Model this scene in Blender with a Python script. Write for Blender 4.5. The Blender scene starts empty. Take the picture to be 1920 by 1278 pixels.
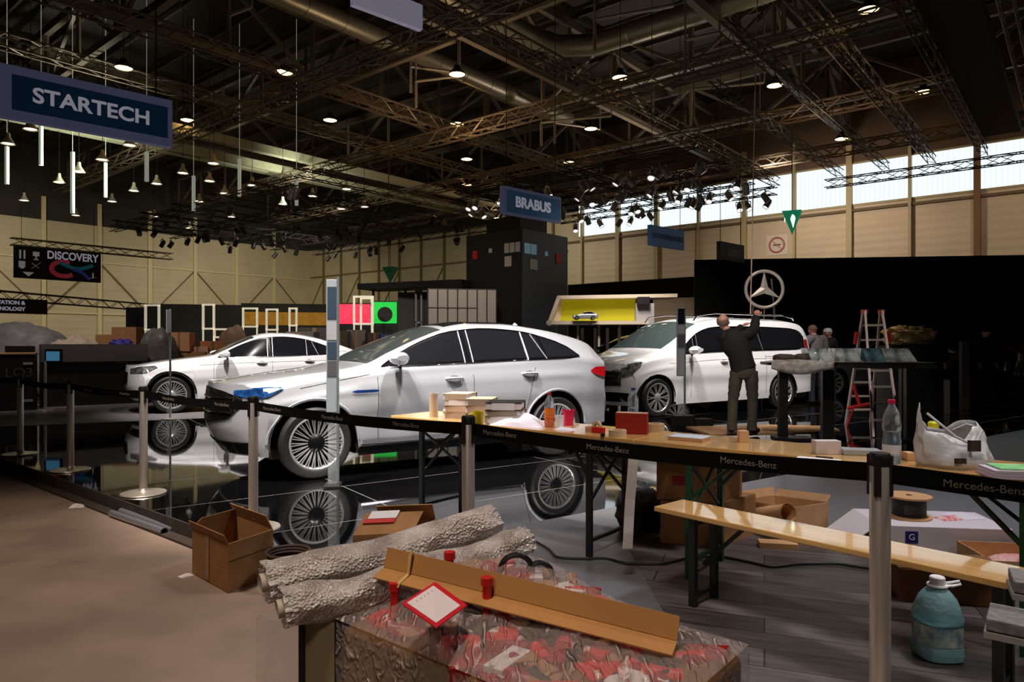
import bpy, bmesh, math, random
from mathutils import Vector, Matrix, noise
random.seed(7)
C = bpy.context.scene.collection
SC = bpy.context.scene
F, HZ, CX, H = 1300.0, 645.0, 960.0, 1.34   # focal length (px), horizon row, centre column, camera height
UX, UY, VX, VY = .77, -.638, .638, .77       # the hall's two axes
AU = math.atan2(UY, UX)
R = math.radians

# ---------------------------------------------------------------- camera, world, lights, exposure
cam = bpy.data.objects.new('camera', bpy.data.cameras.new('camera'))
C.objects.link(cam); SC.camera = cam
cam.location = (0, 0, H); cam.rotation_euler = (R(90), 0, 0)
cam.data.sensor_width = 36; cam.data.lens = 36*F/1920; cam.data.shift_y = 6/1920; cam.data.clip_end = 300
SC.view_settings.view_transform = 'Standard'; SC.view_settings.look = 'None'
SC.view_settings.exposure = 0.0; SC.view_settings.gamma = 1; SC.view_settings.use_curve_mapping = False
wd = bpy.data.worlds.new('world'); SC.world = wd; wd.use_nodes = True
wd.node_tree.nodes['Background'].inputs[0].default_value = (.9, .8, .68, 1)
wd.node_tree.nodes['Background'].inputs[1].default_value = .012

def uv(a, b, z=0): return Vector((UX*a+VX*b, UY*a+VY*b, z))
def W(px, py, Y): return Vector(((px-CX)*Y/F, Y, H-(py-HZ)*Y/F))
def G(px, py, z=0.0):
    Y = (H-z)*F/(py-HZ); return Vector(((px-CX)*Y/F, Y, z))
def lamp(kind, loc, power, col=(1, 1, 1), tgt=None, size=.3, ang=80, blend=.6, sy=None):
    d = bpy.data.lights.new('lamp_light', kind); d.energy = power; d.color = col
    o = bpy.data.objects.new('lamp_light', d); C.objects.link(o); o.location = loc
    if kind == 'SPOT': d.spot_size = R(ang); d.spot_blend = blend; d.shadow_soft_size = size
    elif kind == 'AREA':
        d.size = size
        if sy: d.shape = 'RECTANGLE'; d.size_y = sy
    else: d.shadow_soft_size = size
    if tgt is not None:
        o.rotation_euler = (Vector(tgt)-Vector(loc)).to_track_quat('-Z', 'Y').to_euler()
    return o
WARM, NEUT, COOL = (1, .78, .55), (1, .93, .86), (.82, .92, 1)
# show lamps of the rigs over the stage
lamp('SPOT', (-2.8, 5.0, 8.0), 6800, NEUT, (-1.0, 7.3, .8), .3, 46, .8)
lamp('SPOT', (1.0, 5.8, 8.2), 5000, NEUT, (-.2, 8.0, .8), .3, 46, .8)
lamp('SPOT', (-3.2, 3.0, 8.0), 2400, NEUT, (-.8, 7.2, .6), .3, 42, .8)
lamp('SPOT', (-7.2, 10.6, 8.0), 4000, NEUT, (-5.0, 14.2, .8), .2, 44, .8)
lamp('SPOT', (-4.0, 12.0, 8.2), 2600, NEUT, (-5.0, 14.2, .8), .2, 44, .8)
lamp('SPOT', (2.2, 10.6, 8.2), 3600, NEUT, (4.4, 13.8, .9), .5, 42, .8)
lamp('SPOT', (6.0, 11.4, 8.4), 3000, NEUT, (4.8, 13.8, .9), .5, 42, .8)
# hall lamps, followed by added uplights and fill spots that have no fixture
lamp('SPOT', (-4.0, 3.2, 8.0), 1500, (1, .80, .64), (-2.7, 4.5, 0), .6, 50, 1)
lamp('SPOT', (-.6, .6, 6.5), 760, (1, .86, .76), (.0, 2.0, .6), .35, 44, 1)
lamp('SPOT', (4.2, 4.2, 8.0), 1500, (.95, .93, 1), (2.2, 4.6, 0), .5, 60, .9)
for px, b, P in ((-30, 20, 2200), (-42, 8, 2500), (-40, 24, 2100)):
    lamp('SPOT', uv(px, b, 9), P, (1, .96, .80), uv(px-9, b+4, 2), .5, 130, 1)
lamp('SPOT', uv(-24, 27, 8.6), 1200, (1, .96, .82), uv(-25, 35, 4), .5, 130, 1)
lamp('SPOT', uv(-10, 28, 8.4), 1500, (1, .94, .82), uv(-9, 35, 5), .5, 130, 1)
lamp('SPOT', uv(0, 28, 8.4), 700, (1, .84, .66), uv(1, 35, 5), .5, 130, 1)
lamp('SPOT', uv(-16, 16, 6.8), 480, (1, .74, .45), uv(-16, 17, 12), .5, 150, 1)
lamp('SPOT', uv(-26.0, 10.5, 6.2), 2300, (.93, 1, .84), uv(-28.5, 8, 9.5), .4, 130, 1)  # added floodlights without a fixture, brightening the pale beams
lamp('SPOT', uv(-26.0, 17, 7.6), 900, (.93, 1, .84), uv(-28.5, 19, 9.5), .4, 140, 1)
lamp('SPOT', uv(-14, 27, 7.3), 900, (1, .86, .72), uv(-14, 26, 13), .5, 150, 1)  # added uplight, lifts the roof behind the right rig
lamp('SPOT', uv(-6, 22, 6.8), 260, (1, .78, .55), uv(-6, 22, 12), .5, 150, 1)

lamp('SPOT', (-9.5, 12.0, 8.0), 1500, (1, .92, .84), (-11.5, 17.5, 1), .5, 70, 1)  # from here on added fill spots without fixtures, for areas left too dark
lamp('SPOT', (-6.5, 19.0, 7.5), 1700, (1, .93, .78), (-8.5, 25.5, 1.5), .5, 80, 1)
lamp('SPOT', (-1.5, 17.0, 7.5), 1500, (1, .93, .82), (-2.5, 24.5, 1.5), .5, 60, 1)
lamp('SPOT', (2.0, 14.5, 7.5), 1200, (1, .92, .82), (3.0, 19.7, 2.4), .4, 50, 1)
lamp('SPOT', (3.2, 17.0, 4.2), 260, (1, .9, .78), (3.2, 19.7, 2.3), .3, 70, 1)
lamp('SPOT', (5.2, 7.0, 7.5), 480, NEUT, (4.9, 10.2, .8), .4, 44, 1)
lamp('SPOT', (7.2, 12.0, 7.5), 500, NEUT, (7.0, 15.8, 1.4), .4, 36, 1)
lamp('SPOT', (4.6, 12.5, 7.8), 700, NEUT, (5.9, 16.4, 2.6), .3, 22, .7)
lamp('SPOT', (10.2, 9.5, 7.6), 480, WARM, (9.2, 12.1, 1.4), .3, 26, .8)
lamp('SPOT', (1.6, 4.6, 7.6), 1100, NEUT, (3.5, 10.2, 1.2), .25, 24, .8)
lamp('SPOT', (.2, 1.4, 5.2), 300, (1, .9, .8), (1.6, 4.5, .3), .25, 46, .9)
lamp('SPOT', (3.9, .9, 3.8), 150, (1, .93, .86), (1.9, 3.0, .2), .2, 46, .9)
lamp('SPOT', (-1.3, -.9, 3.4), 120, (1, .88, .76), (-.25, 1.8, .45), .25, 46, .9)
# ---------------------------------------------------------------- helpers
def srgb(r, g, b):
    f = lambda c: (c/255/12.92) if c/255 <= .04045 else ((c/255+.055)/1.055)**2.4
    return (f(r), f(g), f(b), 1)
MATS = {}
def M(name, col=(128, 128, 128), rough=.5, metal=0, bump=0, bscale=40, var=0, vscale=6, emit=0, ecol=None, alpha=1,
      trans=0, coat=0, spec=None, ior=None, stretch=None, voro=False, col2=None):
    if name in MATS: return MATS[name]
    m = bpy.data.materials.new(name); m.use_nodes = True; MATS[name] = m
    nt = m.node_tree; N = nt.nodes; L = nt.links; p = N['Principled BSDF']; I = p.inputs
    c = srgb(*col); I['Base Color'].default_value = c; I['Roughness'].default_value = rough; I['Metallic'].default_value = metal
    m.diffuse_color = c
    if coat: I['Coat Weight'].default_value = coat; I['Coat Roughness'].default_value = .04
    if spec is not None: I['Specular IOR Level'].default_value = spec
    if ior: I['IOR'].default_value = ior
    if trans: I['Transmission Weight'].default_value = trans
    if alpha < 1: I['Alpha'].default_value = alpha
    if emit: I['Emission Strength'].default_value = emit; I['Emission Color'].default_value = srgb(*(ecol or col))
    tc = N.new('ShaderNodeTexCoord'); mp = N.new('ShaderNodeMapping'); L.new(tc.outputs['Object'], mp.inputs['Vector'])
    if stretch: mp.inputs['Scale'].default_value = stretch
    if var or col2:
        n = N.new('ShaderNodeTexNoise'); n.inputs['Scale'].default_value = vscale; n.inputs['Detail'].default_value = 6
        L.new(mp.outputs[0], n.inputs['Vector'])
        r = N.new('ShaderNodeValToRGB'); L.new(n.outputs['Fac'], r.inputs['Fac'])
        lo = tuple(max(0, x*(1-var)) for x in c[:3])+(1,); hi = tuple(min(1, x*(1+var)) for x in c[:3])+(1,)
        if col2: lo, hi = c, srgb(*col2)
        r.color_ramp.elements[0].position = .32; r.color_ramp.elements[0].color = lo
        r.color_ramp.elements[1].position = .68; r.color_ramp.elements[1].color = hi
        L.new(r.outputs['Color'], I['Base Color'])
    if bump:
        if voro:
            n = N.new('ShaderNodeTexVoronoi'); n.inputs['Scale'].default_value = bscale; out = n.outputs['Distance']
        else:
            n = N.new('ShaderNodeTexNoise'); n.inputs['Scale'].default_value = bscale; n.inputs['Detail'].default_value = 5; out = n.outputs['Fac']
        L.new(mp.outputs[0], n.inputs['Vector'])
        b = N.new('ShaderNodeBump'); b.inputs['Strength'].default_value = bump; b.inputs['Distance'].default_value = .02
        L.new(out, b.inputs['Height']); L.new(b.outputs[0], I['Normal'])
    return m

class MB:
    def __init__(s): s.v = []; s.f = []
    def add(s, vs, fs, mat=None):
        n = len(s.v)
        s.v += [tuple(mat @ Vector(v)) if mat is not None else tuple(v) for v in vs]
        s.f += [tuple(i+n for i in f) for f in fs]; return s
    def box(s, c, d, rz=0, mat=None, tp=1.0):
        x, y, z = (k/2 for k in d)
        vs = [(-x, -y, -z), (x, -y, -z), (x, y, -z), (-x, y, -z), (-x*tp, -y*tp, z), (x*tp, -y*tp, z), (x*tp, y*tp, z), (-x*tp, y*tp, z)]
        m = Matrix.Translation(c) @ Matrix.Rotation(rz, 4, 'Z')
        if mat is not None: m = mat @ m
        return s.add(vs, [(0, 3, 2, 1), (4, 5, 6, 7), (0, 1, 5, 4), (1, 2, 6, 5), (2, 3, 7, 6), (3, 0, 4, 7)], m)
    def rod(s, a, b, r, r2=None, n=8, caps=True):
        a = Vector(a); b = Vector(b); d = b-a
        if d.length < 1e-6: return s
        q = d.to_track_quat('Z', 'Y').to_matrix(); r2 = r if r2 is None else r2; vs = []
        for p, rr in ((a, r), (b, r2)):
            for i in range(n):
                t = 2*math.pi*i/n; vs.append(p+q @ Vector((rr*math.cos(t), rr*math.sin(t), 0)))
        fs = [(i, (i+1) % n, n+(i+1) % n, n+i) for i in range(n)]
        if caps: fs += [tuple(range(n-1, -1, -1)), tuple(range(n, 2*n))]
        return s.add(vs, fs)
    def bar(s, a, b, w, h=None):
        a = Vector(a); b = Vector(b); h = h or w; d = b-a; q = d.to_track_quat('Z', 'Y').to_matrix(); vs = []
        for p in (a, b):
            for x, y in ((-1, -1), (1, -1), (1, 1), (-1, 1)): vs.append(p+q @ Vector((x*w/2, y*h/2, 0)))
        return s.add(vs, [(3, 2, 1, 0), (4, 5, 6, 7), (0, 1, 5, 4), (1, 2, 6, 5), (2, 3, 7, 6), (3, 0, 4, 7)])
    def tube(s, pts, r, n=8, closed=False):
        pts = [Vector(p) for p in pts]; k = len(pts); vs = []
        up = None
        for i, p in enumerate(pts):
            t = (pts[(i+1) % k]-pts[i-1]) if closed else (pts[min(i+1, k-1)]-pts[max(i-1, 0)])
            t.normalize()
            if up is None:
                up = Vector((0, 0, 1)) if abs(t.z) < .9 else Vector((1, 0, 0))
            x = t.cross(up)
            if x.length < 1e-4: x = t.orthogonal()
            x.normalize(); y = x.cross(t); up = y
            rr = r[i] if isinstance(r, (list, tuple)) else r
            for j in range(n):
                a = 2*math.pi*j/n; vs.append(p+x*rr*math.cos(a)+y*rr*math.sin(a))
        fs = []
        for i in range(k if closed else k-1):
            for j in range(n):
                a = i*n+j; b = i*n+(j+1) % n; c = ((i+1) % k)*n+(j+1) % n; d = ((i+1) % k)*n+j; fs.append((a, b, c, d))
        if not closed: fs += [tuple(range(n-1, -1, -1)), tuple((k-1)*n+j for j in range(n))]
        return s.add(vs, fs)
    def lathe(s, prof, n=24, mat=None, caps=False):
        vs = []
        for r, z in prof:
            for i in range(n):
                t = 2*math.pi*i/n; vs.append((r*math.cos(t), r*math.sin(t), z))
        fs = [(k*n+i, k*n+(i+1) % n, (k+1)*n+(i+1) % n, (k+1)*n+i) for k in range(len(prof)-1) for i in range(n)]
        if caps: fs += [tuple(range(n-1, -1, -1)), tuple((len(prof)-1)*n+i for i in range(n))]
        return s.add(vs, fs, mat)
    def grid(s, rows, mat=None, closed=False):
        nr = len(rows); nc = len(rows[0]); vs = [p for r in rows for p in r]
        fs = []
        for i in range(nr-1):
            for j in range(nc if closed else nc-1):
                fs.append((i*nc+j, i*nc+(j+1) % nc, (i+1)*nc+(j+1) % nc, (i+1)*nc+j))
        return s.add(vs, fs, mat)
    def prism(s, poly, z0, z1, mat=None):
        n = len(poly); vs = [(x, y, z0) for x, y in poly]+[(x, y, z1) for x, y in poly]
        fs = [tuple(range(n-1, -1, -1)), tuple(range(n, 2*n))]+[(i, (i+1) % n, n+(i+1) % n, n+i) for i in range(n)]
        return s.add(vs, fs, mat)
    def build(s, name, mat, parent=None, smooth=False, bevel=0, seg=2, loc=None, solid=0):
        me = bpy.data.meshes.new(name); me.from_pydata(s.v, [], s.f); me.update()
        o = bpy.data.objects.new(name, me); C.objects.link(o)
        me.materials.append(mat)
        bm = bmesh.new(); bm.from_mesh(me); bmesh.ops.recalc_face_normals(bm, faces=bm.faces); bm.to_mesh(me); bm.free()
        if smooth:
            me.polygons.foreach_set('use_smooth', [True]*len(me.polygons))
            try: me.set_sharp_from_angle(angle=R(38))
            except Exception: pass
        if solid: x = o.modifiers.new('s', 'SOLIDIFY'); x.thickness = solid
        if bevel:
            x = o.modifiers.new('b', 'BEVEL'); x.width = bevel; x.segments = seg; x.limit_method = 'ANGLE'; x.angle_limit = R(40)
        if parent is not None: o.parent = parent
        if loc is not None: o.location = loc
        return o
def tag(o, label, cat, group=None, kind=None):
    if label: o['label'] = label
    if cat: o['category'] = cat
    if group: o['group'] = group
    if kind: o['kind'] = kind
    return o
def thing(name, label, cat, loc=(0, 0, 0), rz=0, group=None):
    o = bpy.data.objects.new(name, None); C.objects.link(o); o.location = loc; o.rotation_euler = (0, 0, rz)
    o.empty_display_size = .1
    return tag(o, label, cat, group)
def struct(o): o['kind'] = 'structure'; return o
def dup(root, loc, rz=None, label=None, name=None):
    r = root.copy(); C.objects.link(r); r.location = loc
    if rz is not None: r.rotation_euler = (0, 0, rz)
    if label: r['label'] = label
    for ch in list(root.children):
        c = ch.copy(); C.objects.link(c); c.parent = r
        for g in list(ch.children):
            d = g.copy(); C.objects.link(d); d.parent = c
    return r
def text(s, size, mat, parent, name='lettering', mtx=None, ext=.003, align='CENTER', bold=.0, sx=1.0):
    cu = bpy.data.curves.new('t', 'FONT'); cu.body = s; cu.size = size; cu.extrude = ext; cu.align_x = align; cu.align_y = 'CENTER'; cu.offset = bold
    cu.resolution_u = 4
    t = bpy.data.objects.new('t', cu); C.objects.link(t)
    dg = bpy.context.evaluated_depsgraph_get(); dg.update()
    me = bpy.data.meshes.new_from_object(t.evaluated_get(dg)); bpy.data.objects.remove(t)
    me.materials.clear(); me.materials.append(mat)
    if sx != 1:
        for v in me.vertices: v.co.x *= sx
    if mtx is not None: me.transform(mtx)
    o = bpy.data.objects.new(name, me); C.objects.link(o); o.parent = parent
    return o
# text plane standing upright, facing local -Y
UP = Matrix.Rotation(R(90), 4, 'X')
def interp(keys, x):
    if x <= keys[0][0]: return keys[0][1]
    if x >= keys[-1][0]: return keys[-1][1]
    for i in range(len(keys)-1):
        if x <= keys[i+1][0]: break
    def slope(j):
        if j <= 0 or j >= len(keys)-1:
            return 0 if len(keys) < 2 else ((keys[1][1]-keys[0][1])/(keys[1][0]-keys[0][0]) if j <= 0 else (keys[-1][1]-keys[-2][1])/(keys[-1][0]-keys[-2][0]))
        d0 = (keys[j][1]-keys[j-1][1])/(keys[j][0]-keys[j-1][0]); d1 = (keys[j+1][1]-keys[j][1])/(keys[j+1][0]-keys[j][0])
        return 0 if d0*d1 <= 0 else 2*d0*d1/(d0+d1)
    x0, y0 = keys[i]; x1, y1 = keys[i+1]; h = x1-x0; t = (x-x0)/h
    return (2*t**3-3*t*t+1)*y0+(t**3-2*t*t+t)*h*slope(i)+(-2*t**3+3*t*t)*y1+(t**3-t*t)*h*slope(i+1)

# ---------------------------------------------------------------- materials
black = M('black_paint', (16, 15, 16), .5)
blackm = M('black_matte', (12, 11, 12), .85, var=.2)
steel = M('brushed_steel', (232, 220, 206), .36, .82, bump=.05, bscale=200)
chrome = M('chrome', (225, 225, 228), .08, 1)
rubber = M('rubber', (20, 20, 21), .6, bump=.1, bscale=150)
cardb = M('cardboard', (156, 112, 66), .8, var=.12, vscale=9, bump=.1, bscale=60)
cardl = M('cardboard_light', (196, 150, 104), .8, var=.10, vscale=9)
wood = M('beer_table_wood', (206, 160, 96), .16, var=.16, vscale=5, stretch=(.6, 9, 9), coat=.6)
woodr = M('raw_wood', (186, 140, 92), .6, var=.15, vscale=5, stretch=(1, 8, 8))
green = M('green_lacquer', (14, 62, 34), .4)
white = M('white_plastic', (232, 230, 228), .4)
paper = M('white_paper', (228, 224, 226), .75)
red = M('red_plastic', (190, 22, 24), .4)
redb = M('red_carton', (150, 24, 16), .7, var=.1)
clear = M('clear_plastic', (225, 236, 245), .08, trans=.92, ior=1.2, alpha=.75)
tglass = M('dark_tinted_glass', (20, 21, 24), .05, spec=.7)
wglass = M('windscreen_glass', (46, 50, 50), .06, spec=.8)
# ---------------------------------------------------------------- the hall
def poly_floor(name, pts, z0, z1, mat):
    return struct(MB().prism(pts, z0, z1).build(name, mat))
concrete = M('hall_carpet', (142, 122, 108), .85, var=.22, vscale=1.6, bump=.25, bscale=9)
gloss = M('gloss_black_floor', (7, 7, 8), .03, ior=2.7, bump=.0)
def floor_nodes():
    nt = gloss.node_tree; N = nt.nodes; L = nt.links; p = N['Principled BSDF']
    tc = N.new('ShaderNodeTexCoord'); mp = N.new('ShaderNodeMapping'); mp.inputs['Rotation'].default_value = (0, 0, R(-35.5))
    br = N.new('ShaderNodeTexBrick'); br.offset = 0; br.inputs['Scale'].default_value = 1
    br.inputs['Brick Width'].default_value = 2.5; br.inputs['Row Height'].default_value = 1.25; br.inputs['Mortar Size'].default_value = .006
    L.new(tc.outputs['Object'], mp.inputs[0]); L.new(mp.outputs[0], br.inputs['Vector'])
    mx = N.new('ShaderNodeMapRange'); mx.inputs['To Min'].default_value = .035; mx.inputs['To Max'].default_value = .6
    L.new(br.outputs['Fac'], mx.inputs['Value']); L.new(mx.outputs[0], p.inputs['Roughness'])
    b = N.new('ShaderNodeBump'); b.inputs['Strength'].default_value = .3; b.inputs['Distance'].default_value = -.004
    L.new(br.outputs['Fac'], b.inputs['Height']); L.new(b.outputs[0], p.inputs['Normal'])
floor_nodes()
greyf = M('grey_stage_floor', (96, 95, 99), .32, var=.10, vscale=.8)
edge = M('stage_edge_carpet', (62, 50, 42), .9, var=.2, vscale=12)
def plank_mat():
    m = M('grey_wood_planks', (82, 74, 72), .38, bump=.0); nt = m.node_tree; N = nt.nodes; L = nt.links; p = N['Principled BSDF']
    tc = N.new('ShaderNodeTexCoord'); mp = N.new('ShaderNodeMapping'); mp.inputs['Rotation'].default_value = (0, 0, R(20))
    L.new(tc.outputs['Object'], mp.inputs[0])
    br = N.new('ShaderNodeTexBrick'); br.inputs['Scale'].default_value = 1; br.inputs['Brick Width'].default_value = 1.6
    br.inputs['Row Height'].default_value = .18; br.inputs['Mortar Size'].default_value = .004; br.offset = .37
    br.inputs['Color1'].default_value = srgb(98, 88, 86); br.inputs['Color2'].default_value = srgb(56, 48, 47); br.inputs['Mortar'].default_value = srgb(40, 35, 35)
    L.new(mp.outputs[0], br.inputs['Vector'])
    ms = N.new('ShaderNodeMapping'); ms.inputs['Scale'].default_value = (1, 9, 1); L.new(mp.outputs[0], ms.inputs[0])
    n = N.new('ShaderNodeTexNoise'); n.inputs['Scale'].default_value = 3; n.inputs['Detail'].default_value = 8; L.new(ms.outputs[0], n.inputs['Vector'])
    mx = N.new('ShaderNodeMixRGB'); mx.blend_type = 'MULTIPLY'; mx.inputs[0].default_value = .75
    rr = N.new('ShaderNodeValToRGB'); rr.color_ramp.elements[0].position = .3; rr.color_ramp.elements[0].color = (.35, .35, .35, 1)
    rr.color_ramp.elements[1].position = .65; rr.color_ramp.elements[1].color = (1.2, 1.2, 1.2, 1)
    L.new(n.outputs['Fac'], rr.inputs[0]); L.new(br.outputs['Color'], mx.inputs[1]); L.new(rr.outputs[0], mx.inputs[2]); L.new(mx.outputs[0], p.inputs['Base Color'])
    return m
planks = plank_mat()
fl = MB().prism([tuple(uv(a, b).xy) for a, b in ((-56, -14), (24, -14), (24, 2.46), (-56, 2.46))], -.3, -.12).build('floor', concrete); struct(fl)
# stage: glossy black panels and grey panels meet along an oblique seam
c0 = Vector((-.033, 5.083)); dsm = Vector((.812, .584))
def onb(t): return (c0.x+dsm.x*t, c0.y+dsm.y*t)
# where the seam meets the stage edge b=2.46
tE = (2.46-(c0.x*VX+c0.y*VY))/(dsm.x*VX+dsm.y*VY)
s0 = onb(tE); s1 = onb(24)
poly_floor('floor_gloss', [tuple(uv(-30, 2.46).xy), s0, s1, tuple(uv(-9, 30).xy), tuple(uv(-30, 30).xy)], -.119, 0, gloss)
poly_floor('floor_stage_grey', [s0, tuple(uv(14, 2.46).xy), tuple(uv(14, 30).xy), s1], -.119, 0, greyf)
poly_floor('floor_planks', [(.76, 4.95), (.76, 2.75), tuple(uv(-.25, 2.5).xy), tuple(uv(6, 2.5).xy), (6.8, 4.95), (5, 4.55)], -.05, .003, planks)
o = MB().box(uv(-8, 2.452, -.06), (44, .012, .118), AU).build('trim_stage_edge', edge); struct(o)
o = MB().box(uv(-8, 2.40, -.112), (44, .10, .016), AU).build('trim_stage_skirt', edge); struct(o)
# grey deck under the white coupe
poly_floor('floor_car_deck', [(-10.3, 10.3), (-6.5, 12.12), (-2.6, 13.98), (-4.6, 18.2), (-12.4, 14.4)], -.02, .004, M('grey_deck', (120, 116, 118), .3, var=.05))
# far hall floor
o = MB().prism([tuple(uv(a, b).xy) for a, b in ((-56, 2.46), (-30, 2.46), (-30, 30), (24, 30), (24, 40), (-56, 40))], -.3, -.12).build('floor_hall_far', concrete); struct(o)
# walls. right/back wall: b=35 ; left wall: a=-52
D, E = 35.0, -52.0
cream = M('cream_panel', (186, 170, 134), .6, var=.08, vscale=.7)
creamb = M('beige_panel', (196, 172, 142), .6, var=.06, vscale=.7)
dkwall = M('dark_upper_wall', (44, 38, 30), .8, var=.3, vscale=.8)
postm = M('wall_post', (170, 150, 108), .6)
railm = M('wall_rail', (104, 84, 56), .7)
def slat(m, sc):
    nt = m.node_tree; N = nt.nodes; L = nt.links; p = N['Principled BSDF']
    tc = N.new('ShaderNodeTexCoord'); w = N.new('ShaderNodeTexWave'); w.bands_direction = 'Z'; w.inputs['Scale'].default_value = sc
    b = N.new('ShaderNodeBump'); b.inputs['Strength'].default_value = .35; b.inputs['Distance'].default_value = .03
    L.new(tc.outputs['Object'], w.inputs['Vector']); L.new(w.outputs['Fac'], b.inputs['Height']); L.new(b.outputs[0], p.inputs['Normal'])
slat(creamb, .9); slat(cream, .7)
SILL, WTOP, ZC = 7.8, 9.75, 14.0
def wallbox(name, p0, p1, z0, z1, th, mat):   # p0,p1 are (a,b)
    A = uv(*p0); B = uv(*p1); mid = (A+B)/2; mid.z = (z0+z1)/2; L = (B-A).length
    rz = math.atan2((B-A).y, (B-A).x)
    return struct(MB().box(mid, (L, th, z1-z0), rz).build(name, mat))
A0 = -.67*D    # windows begin here (a)
wallbox('wall_right', (A0-.3, D+.15), (24, D+.15), -.3, SILL, .3, creamb)
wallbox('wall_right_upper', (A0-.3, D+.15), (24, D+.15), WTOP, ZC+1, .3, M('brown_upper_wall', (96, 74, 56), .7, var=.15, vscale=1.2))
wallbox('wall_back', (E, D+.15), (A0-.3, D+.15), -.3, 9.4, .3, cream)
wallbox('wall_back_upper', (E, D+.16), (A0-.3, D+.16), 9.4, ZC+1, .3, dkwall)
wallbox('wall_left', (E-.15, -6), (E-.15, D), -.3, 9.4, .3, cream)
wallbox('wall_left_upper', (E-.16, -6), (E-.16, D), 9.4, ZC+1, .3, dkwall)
# windows: glazing bays between posts, daylight behind ribbed translucent sheets
def glaze():
    m = bpy.data.materials.new('daylit_ribbed_glazing'); m.use_nodes = True; nt = m.node_tree; N = nt.nodes; L = nt.links
    N.remove(N['Principled BSDF']); e = N.new('ShaderNodeEmission'); tc = N.new('ShaderNodeTexCoord'); w = N.new('ShaderNodeTexWave')
    w.inputs['Scale'].default_value = 1.6; w.bands_direction = 'X'
    r = N.new('ShaderNodeValToRGB'); r.color_ramp.elements[0].color = (.62, .80, .90, 1); r.color_ramp.elements[1].color = (.86, .97, 1.0, 1)
    r.color_ramp.elements[0].position = .0; r.color_ramp.elements[1].position = .35
    L.new(tc.outputs['Object'], w.inputs[0]); L.new(w.outputs['Fac'], r.inputs[0]); L.new(r.outputs[0], e.inputs[0]); e.inputs[1].default_value = 1.22
    L.new(e.outputs[0], N['Material Output'].inputs[0]); return m
gz = glaze()
PA = [A0-.07*D+.071*D*i for i in range(14)]
for i in range(13):
    a0, a1 = PA[i], PA[i+1]
    if i == 0: a0 = A0-.3
    c = uv((a0+a1)/2, D+.05, (SILL+WTOP)/2)
    t = thing('window_%d' % (i+1), None, None, c, AU); struct(t)
    MB().box((0, 0, 0), (a1-a0, .04, WTOP-SILL)).build('pane', gz, t)
    f = MB()
    f.box((0, -.04, -(WTOP-SILL)/2), (a1-a0, .12, .10)).box((0, -.04, (WTOP-SILL)/2), (a1-a0, .12, .08))
    f.build('window_frame', postm, t)
for i in range(1, 14):
    wd_ = .24 if i in (2, 5, 7, 9, 11) or i == 3 else .12
    struct(MB().box(uv(PA[i], D-.08, (WTOP+1.4-.3)/2), (wd_, .3, WTOP+1.4+.3), AU).build('trim_wall_post', postm if i < 9 else M('wall_post_brown', (122, 86, 54), .7)))
struct(MB().box(uv(0, D-.06, SILL-.25), (60, .16, .12), AU).build('trim_sill_rail', railm))
for k, a in enumerate([E+2.4*i for i in range(1, 12)]):
    struct(MB().box(uv(a, D-.05, 4.6), (.14, .2, 9.6), AU).build('trim_back_post', M('dark_post', (112, 100, 66), .7)))
struct(MB().box(uv(-38, D-.05, 7.05), (27, .14, .1), AU).build('trim_back_rail', M('dark_post')))
struct(MB().box(uv(-38, D-.05, 3.6), (27, .14, .1), AU).build('trim_back_rail', M('dark_post')))
for i in range(1, 12):
    b = D-3.3*i
    struct(MB().box(uv(E+.06, b, 5.4), (.16, .24, 11), AU).build('trim_left_post', M('pale_post', (206, 188, 140), .6)))
for z in (6.9, 3.4):
    struct(MB().box(uv(E+.05, 17, z), (.12, 37, .09), AU).build('trim_left_rail', M('pale_post')))
rnd = random.Random(3)
for i in range(0, 9):   # diagonal bracing
    b = D-3.3*i
    z0, z1 = (6.8, 3.5) if i % 2 else (3.5, 6.8)
    struct(MB().bar(uv(E+.08, b-.1, z0), uv(E+.08, b-3.2, z1), .07).build('trim_wall_brace', railm))
for i in range(0, 11, 2):
    a = E+2.4*i
    struct(MB().bar(uv(a, D-.04, 3.7), uv(a+2.4, D-.04, 7), .07).build('trim_back_brace', M('dark_post')))
struct(MB().box(uv(-15, 10, ZC+.2), (90, 62, .2), AU).build('ceiling', M('dark_roof_deck', (34, 27, 21), .85, var=.35, vscale=.6)))

# ---------------------------------------------------------------- trusses
trussm = M('truss_alu_dim', (112, 94, 74), .5, .3)
trussd = M('truss_black', (34, 30, 28), .5, .4)
beamm = M('roof_beam_paint', (92, 80, 64), .6, var=.2, vscale=1)
def box_truss(p0, p1, w, h, r, mat, label, step=.6, name='lighting_truss', cat='truss', group=None, n=5):
    m = MB(); A = Vector(p0); B = Vector(p1); d = (B-A); L = d.length; d.normalize(); s = Vector((-d.y, d.x, 0))*w/2; u = Vector((0, 0, h/2))
    off = [s+u, -s+u, -s-u, s-u]
    for o_ in off: m.rod(A+o_, B+o_, r, n=n)
    k = max(1, int(L/step))
    for i in range(k):
        q0 = A+d*(L*i/k); q1 = A+d*(L*(i+1)/k)
        for j in range(4):
            a, b = off[j], off[(j+1) % 4]
            if i % 2: a, b = b, a
            m.rod(q0+a, q1+b, r*.55, n=4, caps=False)
    o = m.build(name, mat); tag(o, label, cat, group); return o
VT = [(-25.5, 10.6), (-18.6, 9.5), (-11.75, 9.34), (-5.2, 9.5)]
nm = ['above the hanging blue sign boards, leftmost', 'second of four from the left', 'running from the top centre to the windows', 'nearest the round duct on the right']
for (a, z), q in zip(VT, nm):
    box_truss(uv(a, 2, z), uv(a, 33, z), .4, .4, .035, trussm, 'long roof level truss '+q, .55, group='long trusses')
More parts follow.
